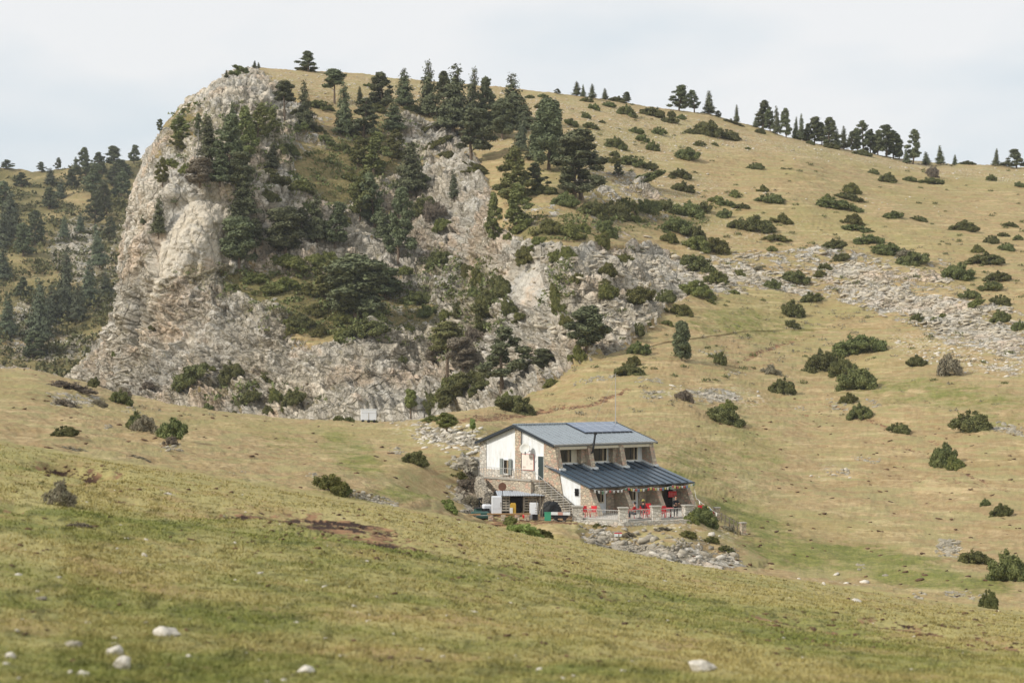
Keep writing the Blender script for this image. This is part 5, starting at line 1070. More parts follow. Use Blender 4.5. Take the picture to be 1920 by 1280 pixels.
ct_ = b.build('tarpaulin_canopy', M_TARP); ct_.location = (pd.x - .5, pd.y + 1.2, HZ); mm = ct_.modifiers.new('s', 'SOLIDIFY'); mm.thickness = .04; tag(ct_, 'dark sheet roof propped up behind the white refrigerator', 'canopy')
box_thing('refrigerator', 931, 964, 18, 34, .75, M_WHG, 'tall white refrigerator standing outside by the shed', 'fridge', .1, parts=[('door', M_WHG, (-.94, .94, .35, .97, .04)), ('freezer_door', M_WHG, (-.94, .94, .04, .32, .04)), ('handle', M_STEEL, (.7, .8, .45, .7, .08))])
box_thing('water_tank', 913, 961, 17, 16, .8, M_WHG, 'squat white tank left of the refrigerator', 'tank', .2, bevel=.12, parts=[('lid', M_STEEL, (-.4, .4, 1.0, 1.08, -.2, .6))])
box_thing('storage_chest', 905, 962, 24, 9, 1.0, M_DARK, 'dark low chest in front of the white tank', 'chest', .1, parts=[('lid', M_DARK, (-1.03, 1.03, .85, 1.0, .03, 1.0))])
box_thing('covered_pallet', 900, 971, 34, 12, 1.2, M_TEAL, 'low stack under a teal green tarpaulin', 'covered stack', .05, bevel=.1, parts=[('rope', M_WHITE, (-1.01, 1.01, .5, .56, .01))])
box_thing('barrel_box', 896, 968, 12, 16, .7, M_TEAL, 'dark green bin rising behind the teal tarpaulin', 'bin', .3, bevel=.08, parts=[('lid', M_DARK, (-1.05, 1.05, .94, 1.04, .03, .7))])
p = on(918, 974); tbn = empty('plank_bench', p, R(3), 'long wooden plank bench on stones before the shed', 'bench'); b = MB(); b.box(-.2, 3.3, -.2, .25, .42, .5); b.build('plank', M_WOOD, tbn)
for x in (.1, 1.1, 2.2, 3.0): b = MB(); b.box(x - .2, x + .2, -.2, .2, -.1, .42); b.build('stone_support', M_MAS, tbn, .05)
p = on(852, 974); o = empty('wooden_rail', p, R(5), 'weathered wooden rail on posts left of the yard', 'rail'); b = MB(); b.tube([(0, 0, .35), (2.1, 0, .42)], .07, 6); b.build('rail', M_WOOD, o)
for x in (.1, 1.0, 1.7): b = MB(); b.tube([(x, 0, -.4), (x, 0, .5)], .05, 6); b.build('post', M_WOODG, o)
box_thing('yellow_crate', 962, 965, 11, 20, .5, M_YEL, 'yellow container with a white panel beside the plank bench', 'container', 0, parts=[('white_panel', M_WHITE, (-1.15, -.1, .1, .7, .06)), ('lid', M_YEL, (-.8, .8, 1.0, 1.12, -.1, .4))])
p = on(985, 972); b = MB()
b.tube([(0, 0, .02), (0, 0, .12), (0, 0, .3), (0, 0, .42)], lambda t: (.17, .24, .24, .19)[min(int(t * 3.01), 3)], 14); o = b.build('red_tub', M_REDP, None, smooth=False); o.location = p; tag(o, 'round bright red tub on the ground before the pallets', 'tub')
box_thing('tall_panel', 1001, 973, 16, 31, .12, M_WHG, 'tall white panel leaning against the end of the shed', 'panel', -.1, parts=[('louvre', M_STEEL, (.3, .9, .25 + .14 * k, .29 + .14 * k, .02)) for k in range(4)])
box_thing('black_crate', 1003, 975, 9, 11, .35, M_DARK, 'small black crate before the tall white panel', 'crate', .2, parts=[('rim', M_DARK, (-1.08, 1.08, .9, 1.0, .03, .35))])
box_thing('green_board', 1027, 976, 12, 16, .1, M_GREENP, 'bright green plastic board standing before the black tarpaulin', 'board', -.1, parts=[('edge', M_GREENP, (-1.05, 1.05, .93, 1.03, .02, .1))])
for k, (px, h_) in enumerate(((1009, 36), (1013, 44), (1016, 33))):
    p = on(px, 974); b = MB(); hh = h_ * p.y / FPX; b.tube([(0, 0, 0), (.12 * (k - 1), .25, hh)], .035, 6); o = b.build('leaning_pole', M_WOODG); o.location = p; tag(o, ['short pole leaning beside the tall white panel', 'tallest pole leaning between white panel and black tarpaulin', 'thin pole leaning nearest the black tarpaulin'][k], 'pole', 'leaning poles')
# black tarpaulin heap
def heap(px, py, wpx, hpx, mat, name, label, cat, seed):
    p = on(px, py); s = p.y / FPX; rg = np.random.default_rng(seed); n1, n2 = 22, 11; vs = []
    for j in range(n2):
        v = j / (n2 - 1)
        for i in range(n1):
            a = 2 * math.pi * i / n1; r_ = math.cos(v * math.pi / 2) ** .6; vs.append((math.cos(a) * r_, math.sin(a) * r_ * .8, math.sin(v * math.pi / 2)))
    V = np.array(vs); nn = fbm(V[:, 0] * 2.2 + seed, V[:, 1] * 2.2, V[:, 2] * 2.2, 3, seed); V = V * (1 + .22 * nn)[:, None] * np.array([wpx * s / 2, wpx * s * .35, hpx * s])
    b = MB(); b.v = [tuple(v) for v in V]; b.f = [(j * n1 + i, j * n1 + (i + 1) % n1, (j + 1) * n1 + (i + 1) % n1, (j + 1) * n1 + i) for j in range(n2 - 1) for i in range(n1)]
    o = b.build(name, mat); o.location = p; return tag(o, label, cat)
heap(1034, 968, 40, 28, M_TARP, 'covered_woodpile', 'big heap under a black tarpaulin at the foot of the stairs', 'covered heap', 3)
p = on(1052, 974); cb = empty('hand_cart', p, R(-8), 'dark cart with a white and pinkish side band by the stairs', 'cart'); b = MB(); b.add([(-.6, -.5, .15), (.5, -.5, .15), (.75, -.5, .62), (-.75, -.5, .62), (-.6, .5, .15), (.5, .5, .15), (.75, .5, .62), (-.75, .5, .62)], [(0, 3, 2, 1)[::-1], (4, 5, 6, 7), (0, 1, 5, 4), (1, 2, 6, 5), (3, 0, 4, 7), (2, 3, 7, 6)]); b.build('tub', M_DARK, cb)
b = MB(); b.box(-.76, .78, -.54, -.5, .42, .66); b.build('side_band', M_WHITE, cb); b = MB(); b.box(-.2, .2, -.555, -.541, .42, .66); b.build('band_patch', flat('pinkish_patch', srgb(206, 158, 142), .7), cb)
for x in (-.35, .35): b = MB(); b.tube([(x, -.6, .17), (x, -.52, .17)], .17, 14); b.build('wheel', M_DARK, cb)
p = on(1038, 962); pl_ = BP['l'][1]; 
b = MB(); b.tube([(0, 0, 0), (0, 0, .35)], lambda t: .16 + .05 * t, 12); o = empty('potted_plant', on(1036, 966) + Vector((0, -1.2, 0)), 0, 'small yellowish potted plant in front of the black tarpaulin', 'plant'); b.build('pot', M_YEL, o); c = link('leaves', pl_, o); c.location = (0, 0, .35); c.scale = (.3, .3, .7)
# round metal sign hanging on the retaining wall
dk = MB(); dk.tube([(0, 0, 0), (0, .04, 0)], .34, 20); o = dk.build('round_disc', flat('rusty_disc', srgb(128, 92, 76), .8, .2)); q = Vector(P(942, 912, 141)); o.location = q; tag(o, 'rusty round disc above the retaining wall left of the stairs', 'disc'); b = MB(); b.tube([(0, .03, -1.9), (0, .03, 0)], .03, 6); b.build('stem', M_DARK, o)
# ---- terrace furniture
def red_chair(px, py, rz, label):
    p = on(px, py); o = empty('plastic_chair', p, rz, label, 'chair', 'red chairs on the terrace')
    b = MB(); b.box(-.24, .24, -.24, .22, .42, .46); b.build('seat', M_REDP, o, .02)
    b = MB(); b.add([(-.22, .2, .46), (.22, .2, .46), (.25, .32, .9), (-.25, .32, .9), (-.22, .24, .46), (.22, .24, .46), (.25, .36, .9), (-.25, .36, .9)], [(0, 1, 2, 3), (7, 6, 5, 4), (0, 4, 5, 1), (1, 5, 6, 2), (2, 6, 7, 3), (3, 7, 4, 0)]); b.build('backrest', M_REDP, o, .015)
    for s_ in (-1, 1):
        b = MB(); b.tube([(s_ * .25, -.2, .44), (s_ * .27, -.2, .66), (s_ * .27, .25, .68)], .03, 6); b.build('armrest', M_REDP, o)
        for y in (-.21, .19): b = MB(); b.tube([(s_ * .21, y, .43), (s_ * .25, y * 1.2, 0)], .025, 6); b.build('leg', M_REDP, o)
    return o
for c_ in [(1099, 969, .5, 'red chair, leftmost on the terrace'), (1112, 969, -.3, 'red chair facing the leftmost one'), (1182, 971, 1.9, 'red chair of the dark haired guest'), (1207, 968, 2.8, 'red chair with its back to the middle window'), (1213, 973, -1.2, 'red chair left of the third pillar, in front'), (1222, 970, -.4, 'red chair right beside the third pillar'), (1219, 964, .4, 'red chair against the wall left of the third pillar'),
           (1241, 972, 1.4, 'red chair just right of the third pillar'), (1249, 969, .6, 'red chair by the rear of the right hand table'), (1317, 968, .3, 'lone red chair outside, right of the terrace corner')]: red_chair(*c_)
def red_table(px, py, label):
    o = empty('round_table', on(px, py), 0, label, 'table', 'red tables on the terrace'); b = MB(); b.tube([(0, 0, .71), (0, 0, .75)], .42, 20); b.build('tabletop', M_REDP, o); b = MB(); b.tube([(0, 0, .02), (0, 0, .71)], .035, 8); b.build('stem', M_DARK, o); b = MB(); b.tube([(0, 0, 0), (0, 0, .03)], .25, 12); b.build('base', M_DARK, o)
red_table(1200, 971, 'round red table between the two seated guests'); red_table(1258, 969, 'round red table near the waiter')
# sign boards
o = empty('red_sign', (0, 0, 0), 0, 'red square sign with pale lines beside the terrace door', 'sign'); o.parent = None; q = hl(10.55, -3.55); o.location = (q[0], q[1], HZ + 1.0); o.rotation_euler = (0, 0, R(20)); b = MB(); b.box(-.4, .4, -.03, .0, 0, .52); b.build('panel', M_REDP, o); b = MB(); [b.box(x, x + .1, -.04, -.031, z, z + .05) for z in (.1, .22, .34) for x in (-.32, -.17, -.02, .13, .25)]; b.build('print', flat('faded_print', srgb(236, 150, 140), .6), o)
b = MB(); b.box(-.18, .18, -.03, 0, .68, .92); b.build('white_notice', M_WHITE, o); b = MB(); b.tube([(0, .02, -1.0), (0, .02, .9)], .03, 6); b.build('post', M_DARK, o)
sg = empty('small_sign', hit(1159, 1008)[0], 0, 'small white sign with a red edge in the rubble below the terrace', 'sign'); b = MB(); b.box(-.3, .3, -.02, .02, .12, .42); b.build('panel', M_WHITE, sg); b = MB(); b.box(-.3, .3, -.03, -.021, .34, .42); b.build('red_edge', M_REDP, sg); b = MB(); b.tube([(0, .04, -.3), (0, .04, .3)], .03, 6); b.build('stake', M_WOODG, sg)
# bunting of prayer flags
FC = [flat('flag_' + n_, srgb(*c_), .8, .1) for n_, c_ in (('red', (196, 92, 82)), ('yellow', (208, 198, 112)), ('white', (214, 212, 204)), ('blue', (112, 132, 158)), ('green', (104, 134, 108)))]
def bunting(pts, n, label, cols, size=.2):
    pts = [Vector(p) for p in pts]; o = empty('bunting', pts[0], 0, label, 'bunting', 'strings of prayer flags'); path = []
    for a, b in zip(pts[:-1], pts[1:]):
        for k in range(10): t = k / 10; path.append(a.lerp(b, t) - Vector((0, 0, (b - a).length * .05 * 4 * t * (1 - t))) - pts[0])
    path.append(pts[-1] - pts[0]); s_ = MB(); s_.tube(path, .012, 4); s_.build('string', M_WHITE, o)
    for k in range(n):
        f_ = (k + .5) / n * (len(path) - 1); i = int(f_); a = path[i].lerp(path[i + 1], f_ - i); d = (path[i + 1] - path[i]).normalized() * size * .5; dz = Vector((random.uniform(-.04, .04), random.uniform(-.06, .02), -size * random.uniform(.8, 1.3)))
        b = MB(); b.add([a - d, a + d, a + d + dz, a - d + dz * random.uniform(.8, 1.1), a + dz * .5 + Vector((0, -.03, 0))], [(0, 1, 4), (1, 2, 4), (2, 3, 4), (3, 0, 4)]); q_ = b.build('flag', FC[cols[k % len(cols)]], o); m2 = q_.modifiers.new('s', 'SOLIDIFY'); m2.thickness = .006
def he(u, v, z): x, y = hl(u, v); return (x, y, HZ + z)
bunting([he(-.3, -5.1, 2.22), he(1.6, -5.15, 2.05), he(3.6, -5.15, 2.2)], 9, 'string of faded pale flags under the left end of the lower eave', (2, 2, 4, 2, 0, 2), .22)
bunting([he(3.6, -5.15, 2.2), he(6.3, -5.15, 2.12), he(9.0, -5.15, 2.16), he(11.7, -5.15, 2.25)], 28, 'string of bright prayer flags along the lower eave', (0, 1, 2, 0, 3, 1, 2, 4, 0, 1), .2)
bunting([he(11.8, -5.0, 1.75), P(1308, 935, 143), P(1330, 950, 141), P(1346, 962, 139.5)], 9, 'string of flags from the eave corner down to the stone post', (0, 2, 3, 2, 0, 1, 3), .24)
# mast
mt_ = MB(); pm = Vector(P(1154, 701, 155.5)); mt_.tube([(0, 0, 0), (0, 0, 4.9)], .045, 6, .02); o = empty('antenna_mast', (pm.x, pm.y, pm.z - 4.85), 0, 'thin tall pole rising from the ridge end of the refuge', 'mast'); mt_.build('pole', M_STEEL, o); b = MB(); [b.tube([(-.25, 0, z), (.25, 0, z)], .012, 4) for z in (4.5, 4.75)]; b.build('aerial', M_STEEL, o)
b = MB(); b.tube([(0, 0, 4.6), (-2.2, -1.6, .2)], .008, 3); b.build('guy_wire', M_STEEL, o)
# white trailer at the top of the left pasture
tp = hit(691, 791.5)[0]; s = tp.y / FPX; tr = empty('box_trailer', tp, R(6), 'small white box trailer parked at the top edge of the left pasture', 'trailer'); w_ = 29 * s / 2; h_ = 20 * s
b = MB(); b.box(-w_, w_, -.7, .8, .28, h_ + .28); b.build('body', M_WHG, tr, .05); b = MB(); b.box(-w_ - .02, w_ + .02, -.73, .83, h_ * .92 + .28, h_ + .31); b.build('roof', M_WHITE, tr, .03)
b = MB(); b.box(-w_ * .9, w_ * .9, -.72, -.701, .9 * h_, .92 * h_); b.box(-w_ * .05, w_ * .05, -.72, -.701, .3, .88 * h_); b.build('door_seam', M_STEEL, tr)
for x in (-.35, .0, .35): b = MB(); b.tube([(x * w_ * 2.1, -.76, .16), (x * w_ * 2.1, -.55, .16)], .2, 14); b.build('wheel', M_DARK, tr)
# ---- people
def skin_body(name, nodes, edges, mat, parent, sub=1):
    me = bpy.data.meshes.new(name); ks = list(nodes); me.from_pydata([nodes[k][:3] for k in ks], [(ks.index(a), ks.index(b)) for a, b in edges], []); me.update(); me.materials.append(mat)
    o = link(name, me, parent); m = o.modifiers.new('skin', 'SKIN'); m.use_smooth_shade = True; d = me.skin_vertices[0].data
    for i, k in enumerate(ks): d[i].radius = (nodes[k][3], nodes[k][3] * (nodes[k][4] if len(nodes[k]) > 4 else 1))
    d[0].use_root = True; s_ = o.modifiers.new('s', 'SUBSURF'); s_.levels = s_.render_levels = sub; return o
M_SKIN = flat('skin', srgb(206, 158, 130), .6, .05); M_HAIRD = flat('dark_hair', srgb(48, 36, 30), .8); M_BLKC = flat('black_clothes', srgb(36, 36, 40), .9, .1); M_REDC = flat('red_shirt', srgb(168, 44, 44), .9, .1); M_JEAN = flat('dark_trousers', srgb(52, 56, 66), .9, .1)
def person(px, py, rz, label, seated, top, hair, hat=None, z=0):
    o = empty('person', on(px, py) + Vector((0, 0, z)), rz, label, 'person'); h = .47 if seated else .92; n = {}; e = []
    def nd(k, x, y, z, r, q=1): n[k] = (x, y, z, r, q)
    nd('pel', 0, 0, h, .12, .85); nd('bel', 0, 0, h + .18, .115, .8); nd('che', 0, .01, h + .38, .14, .75); nd('nek0', 0, .01, h + .52, .07); nd('nek', 0, 0, h + .60, .048); nd('hd0', 0, -.01, h + .66, .065); nd('hd1', 0, -.02, h + .74, .092, 1.1); nd('hd2', 0, -.01, h + .82, .07)
    e += [('pel', 'bel'), ('bel', 'che'), ('che', 'nek0'), ('nek0', 'nek'), ('nek', 'hd0'), ('hd0', 'hd1'), ('hd1', 'hd2')]
    for s_, t in ((-1, 'l'), (1, 'r')):
        if seated: kn, an, to = (s_ * .12, -.42, h + .02), (s_ * .12, -.44, .08), (s_ * .12, -.58, .03)
        else: kn, an, to = (s_ * .1, -.03 * s_, .48), (s_ * .11, .04 * s_, .08), (s_ * .12, -.13, .03)
        nd('hip' + t, s_ * .09, 0, h - .04, .088); nd('kn' + t, *kn, .058); nd('an' + t, *an, .038); nd('to' + t, *to, .036)
        e += [('pel', 'hip' + t), ('hip' + t, 'kn' + t), ('kn' + t, 'an' + t), ('an' + t, 'to' + t)]
        el, wr = (s_ * .25, -.1, h + .2), (s_ * .14, -.33, h + .26)
        nd('sh' + t, s_ * .18, 0, h + .47, .056); nd('el' + t, *el, .042); nd('wr' + t, *wr, .027); nd('pa' + t, wr[0] - s_ * .02, wr[1] - .07, wr[2], .03, .6)
        e += [('che', 'sh' + t), ('sh' + t, 'el' + t), ('el' + t, 'wr' + t), ('wr' + t, 'pa' + t)]
    b_ = skin_body('body', n, e, M_SKIN, o)
    f = MB()
    for s_ in (-1, 1):
        hx, hy, hz_ = s_ * .12, -.40, h + .26
        for q in range(4): f.tube([(hx - .03 + q * .02, hy, hz_), (hx - .032 + q * .021, hy - .045 + abs(q - 1.3) * .006, hz_ - .006), (hx - .032 + q * .021, hy - .07 + abs(q - 1.3) * .008, hz_ - .03)], .009, 5, .007)
        f.tube([(hx - s_ * .03, hy + .03, hz_), (hx - s_ * .055, hy, hz_ - .01), (hx - s_ * .05, hy - .03, hz_ - .02)], .01, 5, .008)
    f.build('fingers', M_SKIN, b_)
    fc_ = MB(); fc_.tube([(0, -.11, h + .76), (0, -.135, h + .73)], .012, 5); [fc_.tube([(x, -.1, h + .765), (x, -.112, h + .765)], .01, 5) for x in (-.035, .035)]; fc_.build('face', M_SKIN, b_)
    g_ = lambda ks, k_: {a: (*n[a][:3], n[a][3] + k_, n[a][4]) for a in ks}
    ks = ['che', 'bel', 'pel', 'nek0', 'shl', 'shr', 'ell', 'elr', 'wrl', 'wrr']; skin_body('jacket', g_(ks, .018), [x for x in e if x[0] in ks and x[1] in ks], top, o)
    ks = ['pel', 'hipl', 'hipr', 'knl', 'knr', 'anl', 'anr']; skin_body('trousers', g_(ks, .016), [x for x in e if x[0] in ks and x[1] in ks], M_JEAN if top is not M_BLKC else M_BLKC, o)
    hh = MB(); hh.tube([(0, .045, h + .70), (0, .035, h + .78), (0, .0, h + .86), (0, -.01, h + .905)], lambda t: (.085, .108, .09, .03)[min(int(t * 3.01), 3)], 12); hh.build('hair', hair, o, smooth=True)
    if hat: q = MB(); q.tube([(0, -.02, h + .83), (0, -.02, h + .85)], .16, 14); q.tube([(0, -.01, h + .84), (0, 0, h + .95)], .1, 12, .08); q.build('hat', hat, o)
    return o
person(1190, 972, -2.0, 'person with dark hair and dark clothes sitting at a red table', True, M_REDC, M_HAIRD)
person(1206, 968.5, 2.8, 'person in black with a yellow hat sitting by the middle window', True, M_BLKC, M_HAIRD, FC[1])
person(1267, 970, .3, 'person in black standing near the terrace door, arms forward', False, M_BLKC, M_HAIRD)
place_bush(1316, 984, 64, 36, 'j', 'dense dark green bush at the right corner of the terrace', 'bushes round the house')
place_bush(1296, 984, 34, 26, 'y', 'small yellow green bush at the foot of the corner pillar', 'bushes round the house')
for x, y, w_, h_, k_, lab in [(985, 1002, 70, 26, 'l', 'tall light green weeds below the plank bench'), (958, 990, 34, 18, 'y', 'yellow green weeds at the left end of the dry stone wall'), (1015, 1006, 50, 18, 'y', 'green weeds hanging over the dry stone wall'), (844, 962, 34, 14, 'l', 'light grassy tuft behind the short stone wall'), (915, 930, 34, 24, 'y', 'olive bush on the bank below the gable'), (898, 918, 40, 26, 'h', 'grey brown brambles left of the gable corner'), (880, 950, 40, 26, 'h', 'dark brambles behind the green bin'),
                          (1363, 1040, 36, 14, 'j', 'low dark bush on the rubble at its right end'), (1128, 990, 60, 12, 'y', 'low green growth under the left railing'), (1200, 992, 60, 10, 'y', 'low green growth under the middle railing'), (1368, 998, 30, 16, 'h', 'dry plants along the fence rails'), (1250, 998, 50, 10, 'h', 'dry tufts under the right railing')]: place_bush(x, y, w_, h_, k_, lab, 'bushes round the house')
# ================================================================= STONES
def stone_verts(rng, n=1):
    t = (1 + 5 ** .5) / 2
    b = np.array([(-1, t, 0), (1, t, 0), (-1, -t, 0), (1, -t, 0), (0, -1, t), (0, 1, t), (0, -1, -t), (0, 1, -t), (t, 0, -1), (t, 0, 1), (-t, 0, -1), (-t, 0, 1)]) / 1.9
    f = np.array([(0, 11, 5), (0, 5, 1), (0, 1, 7), (0, 7, 10), (0, 10, 11), (1, 5, 9), (5, 11, 4), (11, 10, 2), (10, 7, 6), (7, 1, 8), (3, 9, 4), (3, 4, 2), (3, 2, 6), (3, 6, 8), (3, 8, 9), (4, 9, 5), (2, 4, 11), (6, 2, 10), (8, 6, 7), (9, 8, 1)])
    return b, f
def stone_mat(name, a, b, lich=.5):
    m = NT(name); n1 = m.noise(m.pos, 1.3, 5, .65); n2 = m.noise(m.pos, 14, 5, .7); oi = m.n('ShaderNodeObjectInfo')
    c = m.mix(m.ramp(n1, .35, .65), srgb(*a), srgb(*b)); c = m.mix(m.math('MULTIPLY', m.ramp(n2, .5, .65), lich), c, srgb(124, 116, 98))
    return m.out(c, m.bump(m.math('ADD', n1, n2), .7, .06), .95)
M_STONE = stone_mat('limestone', (196, 188, 174), (222, 214, 200), .45); M_GREYS = stone_mat('weathered_stone', (140, 133, 118), (174, 165, 146), .8)
def stone_field(name, pts, sizes, mat, rng, flatz=.6, parent=None, blocky=1.0):
    b, f = stone_verts(rng); k = len(pts)
    V = np.repeat(b[None], k, 0) * (1 + rng.normal(size=(k, 12, 1)) * .16 * blocky)
    V = V * np.stack([rng.uniform(.8, 1.5, k), rng.uniform(.7, 1.2, k), rng.uniform(.6, 1.1, k) * flatz], -1)[:, None, :] * np.array(sizes)[:, None, None]
    a = rng.uniform(0, 6.28, k); c, s = np.cos(a)[:, None], np.sin(a)[:, None]
    x = V[..., 0] * c - V[..., 1] * s; y = V[..., 0] * s + V[..., 1] * c; til = rng.uniform(-.35, .35, k)[:, None]; z = V[..., 2] + x * til
    V = np.stack([x, y, z], -1) + np.array(pts)[:, None, :]
    F_ = (f[None] + (np.arange(k) * 12)[:, None, None]).reshape(-1, 3)
    return link(name, np_mesh(name, V.reshape(-1, 3), F_, mat), parent)
def field_pts(boxes, target, rng, keep=None):
    out_ = []
    for (x0, x1, y0, y1, cnt) in boxes:
        for _ in range(cnt):
            x, y = rng.uniform(x0, x1), rng.uniform(y0, y1)
            if keep and not keep(x, y, rng): continue
            d = Vector(ray(x, y)).normalized(); best = None
            for o in target:
                ok, loc, nrm, _ = o.ray_cast(EYE, d, distance=900)
                if ok and (best is None or loc.y < best.y): best = loc
            if best is not None: out_.append(tuple(best))
    return out_
rng = np.random.default_rng(77)
pts = field_pts([(1290, 1930, 440, 690, 3000), (1000, 1300, 440, 640, 250)], (pasture, mountain), rng, kept(mr, .5))
o = stone_field('scattered_blocks', pts, rng.uniform(.15, .75, len(pts)) * (1 + (rng.random(len(pts)) > .93)), stone_mat('block_limestone', (178, 167, 147), (204, 193, 172), .7), rng, .42); tag(o, 'pale limestone blocks littering the rock field and ledges', 'rocks', None, 'stuff')
pts = field_pts([(480, 1930, 130, 400, 2600), (1000, 1930, 680, 1150, 500), (0, 900, 720, 960, 160), (780, 900, 800, 890, 260), (1300, 1930, 640, 700, 500)], (pasture, mountain), rng, kept(mp_, .42))
o = stone_field('scattered_stones', pts, rng.uniform(.12, .42, len(pts)), M_STONE, rng, .6); tag(o, 'small pale stones strewn over the grassy slopes', 'stones', None, 'stuff')
pts = field_pts([(0, 1920, 880, 1280, 170)], (meadow,), rng); sz = np.array([rng.uniform(.015, .05) for _ in pts])
o = stone_field('pebbles', pts, sz, M_STONE, rng, .6); tag(o, 'tiny pale pebbles in the near grass', 'pebbles', None, 'stuff')
M_CLOD = stone_mat('dark_soil', (74, 56, 42), (112, 84, 62), .3)
pts = field_pts([(0, 1920, 900, 1250, 260), (430, 900, 955, 1040, 120), (1380, 1920, 1140, 1220, 130), (850, 1100, 1040, 1090, 40), (80, 210, 874, 892, 20)], (meadow,), rng); sz = np.array([rng.uniform(.02, .075) * (p[1] / 30) ** .5 for p in pts])
o = stone_field('dark_clods', pts, sz, M_CLOD, rng, .55); tag(o, 'dark clods of earth and dung dotting the near grass', 'clods', None, 'stuff')
pts = field_pts([(0, 900, 700, 960, 150), (1300, 1920, 740, 1120, 220)], (pasture, mountain), rng); sz = rng.uniform(.1, .3, len(pts))
o = stone_field('dark_tussocks', pts, sz, M_CLOD, rng, .4); tag(o, 'dark tufts and earth spots on the distant grass', 'tussocks', None, 'stuff')
def boulder(px, py, wpx, hpx, label, mat=M_STONE, seed=0, only=None, group=None, name='boulder', subdiv=3, tilt=0):
    r = hit(px, py, only=only); p = r[0]; s = p.y / FPX; rg = np.random.default_rng(seed)
    import bmesh
    bm = bmesh.new(); bmesh.ops.create_icosphere(bm, subdivisions=4, radius=1)
    pl = [(Vector(rg.normal(size=3)).normalized(), rg.uniform(.5, .8)) for _ in range(9)]
    co = np.array([v.co[:] for v in bm.verts])
    for n_, d_ in pl:
        k = co @ np.array(n_); co -= np.maximum(k - d_, 0)[:, None] * np.array(n_)[None] * .92
    nn = fbm(co[:, 0] * 1.6 + seed, co[:, 1] * 1.6, co[:, 2] * 1.6, 4, seed) * .16; co *= (1 + nn)[:, None]
    co /= np.abs(co[:, [0, 2]]).max(0).mean()
    for v, c in zip(bm.verts, co): v.co = c
    me = bpy.data.meshes.new(name); bm.to_mesh(me); bm.free(); me.polygons.foreach_set('use_smooth', [True] * len(me.polygons)); me.materials.append(mat)
    o = link(name, me); o.scale = (wpx * s / 2, wpx * s / 2.3, hpx * s / 1.5); o.rotation_euler = (0, tilt, 0)
    o.location = p + Vector((0, wpx * s * .15, hpx * s * .1)); tag(o, label, 'rock', group or 'stones on the near grass'); return o
B = boulder
B(315, 1192, 56, 24, 'pale flat limestone above the pair of round stones in the near grass', seed=3, only=(meadow,), tilt=.16)
B(210, 1228, 40, 26, 'rounded white stone touching the angular one in the near grass', seed=4, only=(meadow,))
B(231, 1254, 38, 30, 'angular white stone just below the rounded one, near grass', seed=5, only=(meadow,), tilt=-.3)
B(152, 1268, 30, 18, 'small white stone near the bottom left, beside a tiny one', seed=6, only=(meadow,))
B(131, 1262, 12, 8, 'tiny white stone left of the small white stone at the bottom', seed=7, only=(meadow,))
B(18, 1234, 24, 16, 'grey white stone at the left border of the near grass', seed=8, only=(meadow,))
B(137, 1212, 34, 14, 'low brownish stone above left of the pair of white stones', M_GREYS, seed=9, only=(meadow,))
B(77, 1124, 24, 9, 'small pale stone half sunk on the left of the near slope', M_GREYS, seed=10, only=(meadow,))
B(572, 1260, 36, 17, 'long smooth white stone in the grass at the bottom middle', seed=21, only=(meadow,))
B(1318, 1258, 62, 26, 'large white angular stone in the near grass at the bottom right', seed=12, only=(meadow,), tilt=.22)
B(317, 927, 24, 6, 'thin flat white stone on the near crest below the left pasture', seed=13, only=(meadow,), tilt=.2)
B(1609, 1128, 22, 8, 'pale flat stone on the near crest at the right', seed=14, only=(meadow,), tilt=.2)
B(270, 1042, 14, 8, 'small pale stone in the left part of the near grass', seed=15, only=(meadow,))
B(1075, 1268, 9, 6, 'pebble sized white stone near the bottom middle', seed=16, only=(meadow,))
B(1545, 1086, 9, 7, 'tiny white stone just behind the near crest', seed=17, only=(meadow,))
def rock_shape(seed, mat):
    import bmesh
    rg = np.random.default_rng(seed); bm = bmesh.new(); bmesh.ops.create_icosphere(bm, subdivisions=3, radius=1.1); co = np.array([v.co[:] for v in bm.verts])
    for _ in range(10):
        n_ = rg.normal(size=3); n_ /= np.linalg.norm(n_); k = co @ n_; co -= np.maximum(k - rg.uniform(.45, .8), 0)[:, None] * n_[None] * .95
    co *= (1 + fbm(co[:, 0] * 2 + seed, co[:, 1] * 2, co[:, 2] * 2, 3, seed) * .14)[:, None]
    for v, c in zip(bm.verts, co): v.co = c
    me = bpy.data.meshes.new('rock'); bm.to_mesh(me); bm.free(); me.materials.append(mat); return me
ROCKS = {m_.name: [rock_shape(600 + i, m_) for i in range(6)] for m_ in (M_STONE, M_GREYS)}
